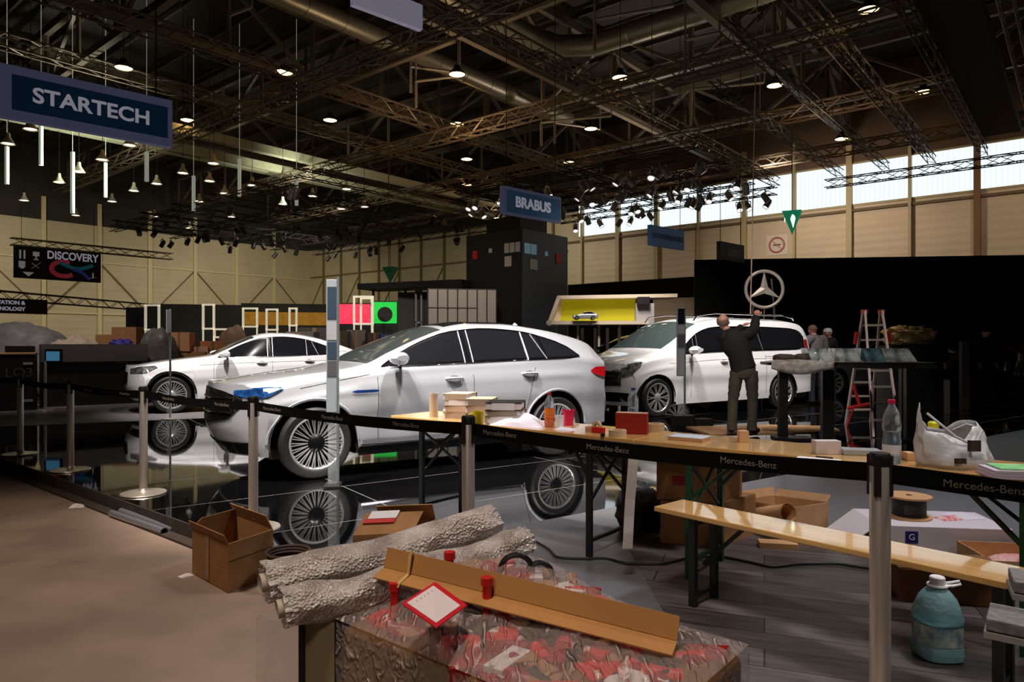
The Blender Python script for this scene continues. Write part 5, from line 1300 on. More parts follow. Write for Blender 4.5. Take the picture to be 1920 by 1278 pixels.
# DISCOVERY board
t, L_, h = sign('black hanging board with white pictograms and a pink and teal ribbon, left', 'hanging_sign', 26, 188, 461, 520, 30, blackm, dirv=(VX, VY), hang=2.0, th_=.15)
text('DISCOVERY', h*.36, lw, t, mtx=Matrix.Translation((L_*.66, -.09, h*.30)) @ UP, ext=.004, bold=.012, sx=.80)
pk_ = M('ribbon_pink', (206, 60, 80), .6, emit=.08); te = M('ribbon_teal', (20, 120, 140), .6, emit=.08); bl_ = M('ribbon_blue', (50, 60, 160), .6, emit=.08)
def ribbon(pts, w_, mat, nme, o_):
    rows = []
    for i, (x, z) in enumerate(pts):
        a = Vector((pts[min(i+1, len(pts)-1)][0]-pts[max(0, i-1)][0], pts[min(i+1, len(pts)-1)][1]-pts[max(0, i-1)][1])).normalized(); n_ = Vector((-a.y, a.x)); rows.append([(x+n_.x*w_, -.085-o_, z+n_.y*w_), (x-n_.x*w_, -.085-o_, z-n_.y*w_)])
    MB().grid(rows).build(nme, mat, t, solid=.004)
sc_ = h
ribbon([(L_*.55+.24*sc_*math.cos(a)*1.5, -.12*sc_+.24*sc_*math.sin(a)) for a in [math.pi*(.35+i*.1) for i in range(15)]], .07*sc_, pk_, 'pink_ribbon', .004)
ribbon([(L_*.50+L_*.4*u, h*(.10-.18*math.sin(u*3))) for u in [i/12 for i in range(13)]], .06*sc_, te, 'teal_ribbon', .008)
ribbon([(L_*.66+L_*.2*u, h*(-.12-.3*u*u)) for u in [i/12 for i in range(13)]], .05*sc_, bl_, 'blue_ribbon', .012)
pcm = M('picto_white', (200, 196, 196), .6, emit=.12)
def pend():
    global m
    m.build('pictogram', pcm, t); m = MB()
m = MB(); pw = lambda x, z, w_, h_: m.box((x, -.085, z), (w_, .01, h_))
x_ = L_*.075; pw(x_-.035*h, h*.25, .05*h, .28*h); pw(x_+.08*h, h*.25, .05*h, .28*h); pend()
x_ = L_*.235; pw(x_, h*.30, .18*h, .14*h); pw(x_, h*.2, .04*h, .12*h); pw(x_, h*.12, .14*h, .03*h); pend()
x_ = L_*.08; pw(x_, -h*.06, .18*h, .2*h); pw(x_, -h*.17, .10*h, .06*h); pend()
x_ = L_*.235; m.bar((x_-.13*h, -.085, -.18*h), (x_+.13*h, -.085, .04*h), .04*h, .01); m.bar((x_-.12*h, -.085, 0), (x_+.08*h, -.085, -.16*h), .035*h, .01); pend()
m.add([(L_*.15-.16*h, -.088, -.30*h), (L_*.15+.16*h, -.088, -.30*h), (L_*.15, -.088, -.44*h)], [(0, 1, 2)]); pend()
x_ = L_*.90; m.bar((x_, -.085, -.18*h), (x_, -.085, -.36*h), .04*h, .01); m.bar((x_-.12*h, -.085, -.38*h), (x_+.10*h, -.085, -.33*h), .03*h, .01)
pend()
t, L_, h = sign('black board with two lines of white lettering at the left picture edge', 'hanging_sign', -60, 88, 556, 585, 27, blackm, dirv=(VX, VY), hang=.8)
text('INNOVATION &', h*.34, lw, t, mtx=Matrix.Translation((L_*.42, -.07, h*.22)) @ UP, ext=.004, bold=.01); text('TECHNOLOGY', h*.34, lw, t, mtx=Matrix.Translation((L_*.44, -.07, -h*.2)) @ UP, ext=.004, bold=.01)
A = W(-60, 548, 27.2); B = W(270, 560, 38); B.z = A.z
box_truss(A, B, .35, .35, .03, trussd, 'black truss above the two line board, far left', .6)
A = W(20, 452, 30.1); box_truss(A, A+Vector((VX, VY, 0))*6.9, .3, .3, .028, M('truss_tan', (110, 92, 64), .5), 'thin truss from which the ribbon board hangs', .6)
# exit pyramids
def exit_sign(label, px, py, Y, s, lit):
    c = W(px, py, Y); t = thing('exit_sign', label, 'exit sign', c)
    gm_ = M('exit_green_lit', (20, 130, 90), .5, emit=.5) if lit else M('exit_green', (20, 90, 60), .5, emit=.06)
    m = MB(); n = 4; v = [(0, 0, -s*.62)]+[(s*.62*math.cos(a), s*.62*math.sin(a), s*.5) for a in (R(0+20), R(90+20), R(180+20), R(270+20))]
    m.add(v, [(0, 1, 2), (0, 2, 3), (0, 3, 4), (0, 4, 1), (1, 2, 3, 4)]).build('sign_body', gm_, t)
    m = MB()
    for a in (200+0, 200+90):
        q = Matrix.Rotation(R(a+45+180+90), 4, 'Z')
        m.box((0, -s*.33, .18*s), (.10*s, .01, .30*s), 0, q).box((.0, -s*.30, .38*s), (.10*s, .01, .1*s), 0, q)
    m.build('running_figure', M('exit_white', (230, 255, 240), .5, emit=(3.5 if lit else .3)), t)
    if lit: MB().lathe([(0, -s*.30), (s*.19, s*.1), (s*.24, s*.30), (0, s*.3)], 12, Matrix.Translation((0, -s*.14, 0))).build('light_panel', M('exit_white'), t)
    MB().rod((0, 0, s*.5), (0, 0, s*.5+2.5), .012, n=5).build('hanger', trussd, t)
exit_sign('lit green and white hanging exit sign before the beige wall', 1485, 416, 21, .62, True)
exit_sign('dim green hanging exit sign before the back wall', 732, 514, 30, .60, False)
# no-smoking roundel on the wall
c = uv(0, D-.02, 0); k = (1457-CX)/F; Y = (D-.02)/(VY+VX*k); c = W(1457, 459, Y)
t = thing('prohibition_sign', 'round red no smoking sign on the beige wall', 'sign', c, AU)
pr = M('sign_ring_red', (170, 90, 90), .6); r_ = .36
MB().box((0, .0, 0), (1.05, .03, 1.0)).build('sign_panel', M('sign_panel_pale', (206, 188, 168), .6), t)
MB().tube([(r_*math.cos(a), -.03, r_*math.sin(a)) for a in [math.pi*i/20 for i in range(40)]], .045, 6, True).bar((-.24, -.03, .24), (.24, -.03, -.24), .06, .02).build('ring', pr, t, smooth=True)
MB().box((0, -.025, 0), (.36, .02, .07)).build('cigarette', M('sign_dark', (90, 70, 66), .6), t)
# ---------------------------------------------------------------- black tower
cn = Vector(((979-CX)/F*24, 24, 0)); t = thing('black_tower', 'tall black square tower with small screens, centre background', 'tower', cn, AU)
HT = 5.35; Lw, Lr = 2.65, 2.7
MB().box((-Lw/2, Lr/2, HT/2), (Lw, Lr, HT)).build('tower_body', M('tower_black', (22, 21, 24), .5), t)
MB().box((.012, Lr/2, HT/2), (.024, Lr, HT)).build('side_panel', M('tower_lit_side', (56, 64, 72), .45), t)  # lit side of the tower put into a lighter face colour
tp_ = M('tower_print', (150, 136, 124), .6, emit=.08); tpb = M('tower_print_blue', (150, 190, 206), .6, emit=.12); tr = M('tower_red', (150, 20, 20), .6, emit=.1)
def face_box(u_, z, w_, h_, mt, nme):  # on the left face (local y=0), u_ from corner
    MB().box((-u_, -.02, z), (w_, .03, h_)).build(nme, mt, t)
def side_box(u_, z, w_, h_, mt, nme): MB().box((.036, u_, z), (.03, w_, h_)).build(nme, mt, t)
for k in range(3): face_box(.18+.25*k, 4.72, .2, .34, tp_, 'pictogram')
face_box(.62, 4.25, .3, .36, tp_, 'pictogram'); face_box(1.45, 4.7, .14, .16, tp_, 'pictogram'); face_box(2.2, 4.6, .22, .3, tr, 'red_mark')
for k in range(2): side_box(.25+.36*k, 4.68, .3, .36, tpb, 'pictogram')
side_box(.62, 4.15, .4, .36, tp_, 'pictogram'); side_box(1.35, 4.6, .16, .16, tpb, 'pictogram'); side_box(2.1, 4.5, .3, .34, tr, 'red_mark')
MB().box((-1.3, 1.3, HT+.3), (1.6, 1.6, .6)).build('roof_frame', trussd, t)
# ---------------------------------------------------------------- black partitions at the right
A = Vector((5.76, 21.9, 0)); B = Vector((17.5, 20.45, 0)); d = B-A
t = thing('black_wall', 'tall black partition wall behind the van and the ring emblem', 'partition wall', A, math.atan2(d.y, d.x))
MB().box((d.length/2, 0, 2.0), (d.length, .1, 4.0)).build('drape', M('black_drape', (9, 9, 10), .9), t)
m = MB()
for k in range(1, 12): m.box((d.length*k/12, -.055, 2.0), (.012, .01, 3.98))
m.build('panel_joints', M('black_joint', (20, 20, 21), .7), t)
A = Vector((2.45, 30, 0)); B = Vector((6.92, 26.3, 0)); d = B-A
tag(MB().box((A+B)/2+Vector((0, 0, 1.95)), (d.length, .12, 3.9), math.atan2(d.y, d.x)).build('black_wall', M('black_drape')), 'low black partition behind the yellow display shelf', 'partition wall')
A = W(1240, 600, 24); B = W(1305, 600, 22.4)
tag(MB().box(((A.x+B.x)/2, 23.4, 1.45), (1.6, .15, 2.9), R(-30)).build('beige_partition', creamb), 'plain beige panel behind the white van roof', 'panel')
# yellow shelf booth
t = thing('display_shelf', 'white framed yellow display niche above the black car', 'display shelf', W(1025, 608, 19.5), R(-2))
wf = M('shelf_white', (236, 218, 196), .5); S = 19.5/F
w_, h_, dd = 190*S, 54*S, 1.0
MB().grid([[(0, 0, 0), (0, dd, 0)], [(w_, 0, 0), (w_, dd, 0)]]).grid([[(20*S, 0, h_), (20*S, dd, h_)], [w_*1.3 and (w_*1.28, 0, h_*1.06), (w_*1.28, dd, h_*1.06)]]).grid([[(0, 0, 0), (0, dd, 0)], [(20*S, 0, h_), (20*S, dd, h_)]]).build('frame', wf, t, solid=.10)
MB().grid([[(22*S, dd*.5, 6*S), (22*S, dd*.5, h_)], [(170*S, dd*.5, 6*S), (170*S, dd*.5, h_)]]).build('yellow_back', M('yellow_green', (186, 176, 10), .6, emit=.22), t, solid=.03)
MB().grid([[(2*S, 0, 2*S), (22*S, 0, h_)], [(28*S, dd*.5, 6*S), (34*S, dd*.5, h_)]]).build('side_panel', wf, t, solid=.02)
MB().box((185*S, .4, 20*S), (34*S, .5, 40*S)).build('end_panel', M('shelf_end', (190, 184, 190), .6), t)
MB().box((180*S, .05, 44*S), (22*S, .3, 14*S)).build('monitor', black, t)
for x in (20, 60, 100, 140, 175): MB().bar((x*S, .4, -.0), (x*S, .4, -W(1025, 608, 19.5).z), .06).build('support', M('shelf_leg', (200, 190, 176), .5), t)
# small model car in the niche
MP = dict(P2); mc = Car(MP, 'model_car', 'small silver model car in the yellow display niche', 'model car', W(1073, 600, 19.45)+Vector((0, 0, .0)), R(-2), silver)
mc.body(); mc.wheels('twin', 6); window_set(mc, 0, [(1.62, 1.08), (1.85, 1.22), (2.5, 1.47), (3.3, 1.46), (4.0, 1.17)], [(1.62, 1.065), (3.8, 1.12), (4.0, 1.14)], [2.62])
mc.top_patch('windshield', tglass, 1.56, 2.34, .05); mc.t.scale = (.155, .155, .155)
# chairs rails before black car: small white posts
for i, px in enumerate((1092, 1116, 1139, 1161)):
    p0 = G(px, 770, 0); p0 = Vector(((px-CX)/F*16.2, 16.2, 0)); m = MB().rod((0, 0, 0), (0, 0, 1.72), .035, n=8); o = m.build('slim_post', M('post_pale', (196, 178, 164), .5), loc=p0, smooth=True)
    tag(o, 'slim pale upright post before the yellow niche, %s from left' % ['first', 'second', 'third', 'fourth'][i], 'post', 'slim posts before the niche')
# ---------------------------------------------------------------- ring emblem
c = W(1433, 542, 16.4); r_ = 34*16.4/F
t = thing('ring_emblem', 'large silver three-pointed star in a ring standing behind the van', 'emblem', c, R(-4))
em = M('emblem_silver', (206, 194, 182), .4, .35)
MB().tube([(r_*math.cos(a), 0, r_*math.sin(a)) for a in [math.pi*i/32 for i in range(64)]], .038, 10, True).build('ring', em, t, smooth=True)
m = MB()
for k in range(3):
    a = R(90+120*k); tip = (r_*math.cos(a), 0, r_*math.sin(a)); b1 = a+R(60); b2 = a-R(60); q = .10
    m.add([(0, -.05, 0), tip, (q*math.cos(b1), 0, q*math.sin(b1)), (q*math.cos(b2), 0, q*math.sin(b2)), (0, .05, 0)], [(0, 2, 1), (0, 1, 3), (4, 1, 2), (4, 3, 1)])
m.build('star', em, t)
for s in (-.25, .0, .22):
    MB().rod((s, 0, -r_ if s == 0 else -math.sqrt(r_*r_-s*s)), (s*1.6, .25, -c.z), .02, n=8).build('support_leg', M('emblem_leg', (120, 112, 108), .4, .5), t, smooth=True)
MB().rod((.18, .05, .25), (.6, .6, -c.z), .022, n=8).build('prop', M('emblem_leg'), t)
# ---------------------------------------------------------------- left counters, heaps, booths
def lc(px, Y): return Vector(((px-CX)/F*Y, Y, 0))
dkc = M('counter_slate', (82, 76, 78), .5, var=.12, vscale=3); dkc2 = M('counter_dark', (24, 18, 19), .5)
A, B = lc(78, 14.7), lc(276, 15.9); d = B-A
t = thing('long_counter', 'long black counter with a slate upper panel behind the coupe nose', 'counter', A, math.atan2(d.y, d.x)); L_ = d.length
MB().box((L_/2, .5, .48), (L_, 1.0, .96)).build('lower_panel', dkc2, t); MB().box((L_/2, .46, 1.15), (L_, 1.1, .38)).build('upper_panel', dkc, t)
for x in (.9, 1.5, 2.0): MB().box((x, -.01, .93), (.22, .02, .02)).build('drawer_handle', M('dull_metal', (110, 104, 104), .4, .5), t)
A, B = lc(-90, 13.4), lc(66, 14.1); d = B-A; t = thing('dark_counter', 'black counter with pale lettering at the left picture edge', 'counter', A, math.atan2(d.y, d.x)); L_ = d.length
MB().box((L_/2, .4, .57), (L_, .8, 1.14)).build('counter_body', dkc2, t); MB().box((L_/2, .4, 1.15), (L_, .84, .03)).build('counter_top', cardl, t)
text('LO3', .26, M('dull_letter', (84, 76, 76), .6), t, mtx=Matrix.Translation((L_*.80, -.01, .76)) @ UP, ext=.003)
for z in (.95, .20): MB().box((L_-.12, -.01, z), (.16, .02, .05)).build('label_strip', M('strip_pale', (170, 160, 160), .5), t)
tag(MB().box((0, 0, .65), (.40, .40, 1.3)).build('dark_column', dkc2, loc=lc(38, 15.7)), 'black upright block between the two counters', 'block')
t = thing('info_stand', 'slim steel stand with a light blue panel before the long counter', 'sign stand', lc(85, 14.0))
MB().lathe([(0, 0), (.16, 0), (.15, .02), (.03, .03), (.025, 1.0), (0, 1.0)], 20).build('pole', steel, t, smooth=True); MB().box((.17, 0, 1.10), (.36, .02, .28)).build('dark_panel', black, t); MB().box((.16, -.012, 1.10), (.27, .006, .19)).build('blue_panel', M('panel_sky', (84, 160, 204), .5, emit=.25), t)
tarp = M('grey_tarp', (122, 116, 120), .6, bump=.7, bscale=3, var=.15); tarpd = M('dark_tarp', (92, 86, 84), .5, bump=.8, bscale=4, var=.2)
blob('tarpaulin_heap', 'large heap under a grey tarpaulin at the far left', 'tarpaulin', lc(36, 18.5), (2.1, 1.5, 2.05), tarp, amp=.16, fr=1.2, seed=1)
blob('tarpaulin_heap', 'dark grey draped object right of the long counter', 'tarpaulin', lc(296, 16.9), (.85, .7, 1.85), tarpd, amp=.14, fr=1.2, seed=4)
blob('fabric_heap', 'pale rumpled fabric lying behind the long counter', 'fabric', lc(140, 18.2), (1.2, .8, 1.62), M('pale_fabric', (190, 166, 150), .8, bump=.6, bscale=6), amp=.22, fr=1.5, seed=7)
def heapbox(label, px, Y, w_, h_, z0, mat, rz=0, name='cardboard_box', group='cartons behind the counters'):
    p = lc(px, Y); p.z = z0; t = thing(name, label, 'box', p, rz, group); MB().box((0, 0, h_/2), (w_, w_*.8, h_)).build('carton', mat, t, bevel=.006); MB().box((0, -w_*.4-.003, h_*.5), (w_*.12, .004, h_)).build('packing_tape', M('brown_tape'), t); return t
heapbox('tan cardboard box on the heap behind the coupe bonnet', 341, 17.6, .52, .48, 1.16, M('card_salmon', (196, 136, 96), .8), .1)
heapbox('wide base carton under the tan box behind the coupe', 356, 17.8, .9, 1.15, 0, cardb, .2)
heapbox('brown carton behind the long counter, left of the dark drape', 240, 18, .6, 1.78, 0, M('card_brown', (150, 100, 66), .8), .1)
heapbox('low brown carton in the heap left of the brown carton', 212, 19, .8, 1.6, 0, cardb, .5)
heapbox('orange-brown carton on the heap above the coupe windscreen', 396, 18, .5, 1.42, 0, M('card_orange', (206, 130, 76), .8), .6)
heapbox('pink-tinged carton behind the coupe bonnet', 372, 17.8, .5, 1.28, 0, M('card_pink', (216, 160, 130), .8), .3)
blob('blue_cloth', 'small blue cloth on the heap behind the long counter', 'cloth', lc(228, 17.2)+Vector((0, 0, 1.2)), (.5, .3, .28), M('blue_cloth', (56, 46, 140), .7), amp=.3, seed=9)
tag(MB().box((0, 0, .6), (1.6, .8, 1.2)).build('low_cabinet', dkc2, loc=lc(226, 17.3)), 'dark low unit carrying the blue cloth', 'unit')
blob('packed_bundle', 'brown wrapped bundle above the coupe roof', 'bundle', lc(438, 21), (.9, .7, 2.0), M('bundle_brown', (110, 84, 70), .8, bump=.5, bscale=6), amp=.14, fr=1.3, seed=11)
heapbox('grey machine box behind the coupe roof', 568, 23, .9, 1.75, 0, M('grey_box', (112, 106, 108), .6), 0, 'grey_box')
heapbox('dark grey box right of the grey machine box', 596, 24, 1.1, 1.9, 0, M('dgrey_box', (70, 66, 66), .6), 0, 'grey_box')
heapbox('dark low box left of the grey machine box', 510, 24, 2.0, 1.55, 0, M('dbrown_box', (60, 50, 44), .6), 0, 'grey_box')
# dark booth behind
bdk = M('booth_dark', (30, 28, 24), .7, var=.2, vscale=2)
def booth_panel(label, px0, px1, Y0, Y1, ytop, mat, name='booth_wall', z0=0):
    A, B = lc(px0, Y0), lc(px1, Y1); d = B-A; z1 = H+(HZ-ytop)*Y0/F; t = thing(name, label, 'booth wall', A, math.atan2(d.y, d.x)); MB().box((d.length/2, .05, (z0+z1)/2), (d.length, .1, z1-z0)).build('panel', mat, t); return t, d.length, z1
booth_panel('black booth wall at the left, before the cream wall', 236, 276, 26, 26, 576, blackm)
booth_panel('dark booth wall behind the cartons, left half', 276, 452, 28, 29, 569, bdk)
t, L_, z1 = booth_panel('dark booth wall right of centre-left with a glowing yellow strip', 452, 640, 29, 30, 568, bdk)
MB().box((L_*.48, -.03, 2.42), (L_*.9, .03, .55)).build('yellow_strip', M('yellow_glow', (150, 110, 20), .6, emit=.3, ecol=(190, 130, 20), col2=(96, 66, 14), vscale=5), t)
wfr = M('white_frame', (236, 228, 206), .5, emit=.3)  # emission added so the white frames read brighter
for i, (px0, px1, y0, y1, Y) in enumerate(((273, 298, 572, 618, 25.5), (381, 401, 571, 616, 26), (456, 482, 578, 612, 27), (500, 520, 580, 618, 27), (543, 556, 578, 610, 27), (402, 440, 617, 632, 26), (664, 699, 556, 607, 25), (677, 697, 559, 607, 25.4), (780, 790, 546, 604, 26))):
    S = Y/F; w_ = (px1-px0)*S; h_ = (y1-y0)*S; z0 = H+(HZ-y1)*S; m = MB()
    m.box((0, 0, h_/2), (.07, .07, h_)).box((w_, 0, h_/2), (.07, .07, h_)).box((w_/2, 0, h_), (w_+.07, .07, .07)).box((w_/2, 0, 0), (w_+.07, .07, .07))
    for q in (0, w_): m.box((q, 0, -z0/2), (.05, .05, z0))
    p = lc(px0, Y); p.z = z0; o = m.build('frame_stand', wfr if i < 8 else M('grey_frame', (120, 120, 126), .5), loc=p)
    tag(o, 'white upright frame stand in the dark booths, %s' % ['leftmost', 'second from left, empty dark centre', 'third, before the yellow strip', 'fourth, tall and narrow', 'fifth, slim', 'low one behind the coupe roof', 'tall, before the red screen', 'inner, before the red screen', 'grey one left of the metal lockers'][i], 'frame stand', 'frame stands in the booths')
def screen(label, px0, px1, y0, y1, Y, mat, name):
    S = Y/F; t = thing(name, label, 'screen', lc(px0, Y)); w_ = (px1-px0)*S; zb_ = H+(HZ-y1)*S; h_ = (y1-y0)*S
    MB().box((w_/2, .08, (zb_+h_)/2), (w_+.1, .12, zb_+h_+.1)).build('housing', black, t); MB().box((w_/2, 0, zb_+h_/2), (w_, .03, h_)).build('display', mat, t); return t, w_, zb_, h_, S
rs = M('red_screen', (206, 30, 60), .5, emit=1.1, ecol=(230, 30, 60), col2=(90, 90, 130), vscale=9)
screen('glowing red patterned screen in the background', 634, 694, 570, 607, 26.5, rs, 'red_screen')
t, w_, zb_, h_, S = screen('glowing green screen with a dark disc in the background', 700, 744, 566, 606, 26.5, M('green_screen', (20, 170, 60), .5, emit=.9, ecol=(20, 190, 60)), 'green_screen')
MB().lathe([(0, 0), (.29, 0)], 24, Matrix.Translation((w_*.5, -.03, zb_+h_*.42)) @ Matrix.Rotation(R(90), 4, 'X')).build('dark_disc', M('disc_dark', (26, 10, 12), .5), t)
# metal lockers
A, B = lc(802, 23.0), lc(931, 23.4); d = B-A; t = thing('locker_row', 'row of pale metal lockers in the background, left of the black tower', 'lockers', A, math.atan2(d.y, d.x)); L_ = d.length
MB().box((L_/2, .3, 1.6), (L_, .6, 3.2)).build('locker_body', M('locker_frame', (60, 54, 52), .6), t)
for k in range(7): MB().box((L_*(k+.5)/7, -.01, 1.6), (L_/7-.05, .03, 3.12)).build('door', M('locker_door', (168, 154, 146), .5, bump=.1, bscale=8), t)
MB().box((L_/2*.7, -.03, 2.55), (L_*.7, .02, .03)).build('cross_seam', M('locker_frame'), t)
A, B = lc(690, 27.2), lc(882, 25.4); tag(MB().box((A+B)/2+Vector((0, 0, 3.55)), ((B-A).length, 1.4, .22), math.atan2((B-A).y, (B-A).x)).build('black_canopy', black), 'flat black canopy over the booths left of the tower', 'canopy')
for px in (700, 760, 870):
    tag(MB().rod((0, 0, 0), (0, 0, 3.5), .05, n=8).build('canopy_post', black, loc=lc(px, 27.2-1.6*(px-690)/192+.0)), 'black post holding the flat canopy', 'post', 'canopy posts')
booth_panel('dark recess wall between green screen and lockers', 746, 802, 26.5, 26.2, 548, M('recess', (54, 50, 46), .7))
# clutter colour behind the SUV windscreen
for i, (px, Y, w_, h_, c) in enumerate(((640, 22, .5, 1.75, (90, 80, 70)), (668, 22.5, .6, 1.8, (110, 100, 96)), (700, 22, .45, 1.7, (80, 60, 50)), (720, 22, .35, 1.65, (50, 70, 150)), (745, 21.5, .4, 1.62, (160, 150, 140)))):
    heapbox('small upright crate behind the SUV windscreen, %s from left' % ['first', 'second', 'third', 'fourth, blue', 'fifth, pale'][i], px, Y, w_, h_, 0, M('clutter%d' % i, c, .7), .2*i, 'upright_crate', 'crates behind the SUV')
# ---------------------------------------------------------------- tall counter with glass boxes at right
p0 = Vector((3.62, 9.75, 0)); t = thing('tall_counter', 'tall black counter table carrying the glass boxes', 'counter', p0, R(-5))
MB().box((1.12, .24, 1.065), (2.25, .46, .04)).build('counter_top', black, t, bevel=.004); MB().box((1.4, .02, 1.03), (1.7, .03, .05)).build('front_rail', blackm, t)
for (x, y, w_) in ((.21, -.0, .12), (.92, .28, .16), (1.90, -.05, .11), (1.98, .28, .10)): MB().box((x, y+.1, .53), (w_, .10, 1.06)).build('leg', black, t)
MB().box((.34, .1, .015), (.5, .35, .03)).build('base_plate', black, t); MB().box((1.9, .1, .015), (.3, .35, .03)).build('base_plate', black, t)
gb = M('box_glass', (64, 74, 78), .08, .2, spec=1.0, col2=(214, 222, 218), vscale=7, bump=.6, bscale=9); gb2 = M('box_glass_dark', (30, 44, 52), .06, .2, spec=1, col2=(120, 160, 170), vscale=6)  # light mottling paints reflections into the glass colour
for i, (x, w_, m_) in enumerate(((.74, .30, gb), (1.12, .30, gb), (1.47, .26, gb2), (1.80, .42, gb))):
    q = p0+Matrix.Rotation(R(-5), 3, 'Z') @ Vector((x, .24, 1.092))
    o = thing('glass_box', 'slanted glass display box on the tall counter, %s from left' % ['first', 'second', 'third, dark', 'fourth, largest'][i], 'display box', q, R(-5), 'glass boxes on the tall counter')
    a, hh, dp = w_/2, .19, .20
    MB().add([(-a, -dp, 0), (a, -dp, 0), (a, dp, 0), (-a, dp, 0), (-a*.86-.05, -dp*.5, hh), (a*.86-.05, -dp*.5, hh), (a*.86-.05, dp*.9, hh), (-a*.86-.05, dp*.9, hh)], [(3, 2, 1, 0), (4, 5, 6, 7), (0, 1, 5, 4), (1, 2, 6, 5), (2, 3, 7, 6), (3, 0, 4, 7)]).build('glass_cover', m_, o)
    MB().box((0, 0, .0), (w_+.03, .42, .010)).build('base', steel, o)
cq = lambda x, y, z: p0+Matrix.Rotation(R(-5), 3, 'Z') @ Vector((x, y, z))
blob('cushion', 'brown cushion at the left end of the tall counter', 'cushion', cq(.27, .22, 1.09), (.30, .26, .12), M('cushion_brown', (74, 58, 52), .8), amp=.1)
blob('cushion', 'brown cushion right of the first one on the tall counter', 'cushion', cq(.56, .28, 1.09), (.28, .24, .12), M('cushion_brown'), amp=.1, seed=3)
crumple('bubble_sheet', 'rumpled bubble wrap hanging over the left end of the counter', cq(.42, .12, 1.088), 1.0, .30, .05, bub, R(-5), 'bubble wrap', 16, 21)
o = MB().grid([[(x, .01*math.sin(x*30)+.004*z*30, -z*(.6+.5*abs(math.sin(x*4)))) for z in (0, .05, .1, .16)] for x in [i*.05 for i in range(18)]]).build('bubble_sheet', bub, smooth=True, solid=.003); o.location = cq(.02, -.04, 1.09); o.rotation_euler = (0, 0, R(-5)); tag(o, 'fringe of bubble wrap draping down the counter front', 'bubble wrap')
# wooden boards on the floor around the worker
tag(MB().box((0, 0, .01), (1.7, .9, .02), R(8)).build('cardboard_sheet', cardl, loc=G(1405, 806, 0)), 'large tan cardboard sheet on the floor under the worker', 'cardboard sheet')
tag(MB().box((0, 0, .008), (1.0, .5, .016), R(-12)).build('cardboard_sheet', cardl, loc=G(1500, 808, .001)+Vector((.2, .4, .0))), 'tan cardboard sheet beside the tall counter base', 'cardboard sheet')
tag(MB().box((0, 0, .008), (1.3, .5, .016), R(4)).build('cardboard_sheet', M('card_far', (150, 96, 60), .8), loc=G(1865, 740, 0)), 'brown sheet lying in the dark at the far right', 'cardboard sheet')
# ladder
alu = M('ladder_aluminium', (186, 166, 158), .5, .3)
t = thing('step_ladder', 'aluminium folding ladder with red straps behind the tall counter', 'ladder', (0, 0, 0))
def frame(b0, b1, t0, t1, n, nme):
    b0, b1, t0, t1 = map(Vector, (b0, b1, t0, t1)); m = MB().bar(b0, t0, .03, .055).bar(b1, t1, .03, .055); m.build('stile', alu, t)
    for k in range(1, n): q = k/n; MB().bar(b0.lerp(t0, q), b1.lerp(t1, q), .045, .03).build('rung', M('rung_pale', (226, 208, 192), .4, .2), t)
    for a in (t0, t1): MB().box(a+Vector((0, 0, -.02)), (.06, .06, .07)).build('orange_joint', M('joint_orange', (206, 90, 40), .5), t)
T0, T1 = W(1622, 582, 11.1), W(1654, 582, 11.1)
b0, b1 = G(1638, 820, 0), G(1688, 820, 0); frame(b0, b1, T0, T1, 8, 'near')
b0, b1 = G(1586, 793, 0), G(1632, 793, 0); frame(b0, b1, T0+Vector((0, .05, 0)), T1+Vector((0, .05, 0)), 8, 'far')
MB().rod(W(1590, 765, 11.4), W(1632, 757, 11.1), .03, n=8).rod(W(1600, 720, 11.4), W(1612, 760, 11.3), .025, n=8).rod(W(1588, 798, 11.3), W(1602, 760, 11.3), .015, n=8).build('red_strap', red, t, smooth=True)
MB().rod(W(1606, 622, 11.3), W(1603, 645, 11.3), .03, n=8).build('red_strap', red, t, smooth=True); MB().rod(W(1664, 620, 11.0), W(1668, 640, 11.0), .03, n=8).build('red_strap', red, t, smooth=True)
# bundle on a black block
tag(MB().box((0, 0, .66), (.9, .5, 1.32)).build('black_block', blackm, loc=Vector(((1705-CX)/F*12.2, 12.2, 0))), 'black block carrying the beige bundle', 'block')
blob('cloth_bundle', 'beige rolled cloth bundle lying behind the ladder', 'cloth', Vector(((1702-CX)/F*12.1, 12.1, 1.33)), (.85, .3, .34), M('beige_cloth', (176, 146, 92), .8, bump=.9, bscale=8, var=.2), R(12), amp=.35, fr=3.5, seed=2)
# white boards low at right behind the ladder
tag(MB().box((0, 0, .32), (.9, .1, .64)).build('grey_partition', M('pg', (96, 92, 98), .5), loc=Vector(((1735-CX)/F*13.5, 13.5, 0))), 'grey low panel behind the right leg of the counter', 'panel')
tag(MB().box((0, 0, .7), (.16, .1, 1.4)).build('grey_post', M('pg2', (84, 82, 90), .5), loc=Vector(((1808-CX)/F*14.5, 14.5, 0))), 'upright grey post in the dark area at right', 'post')

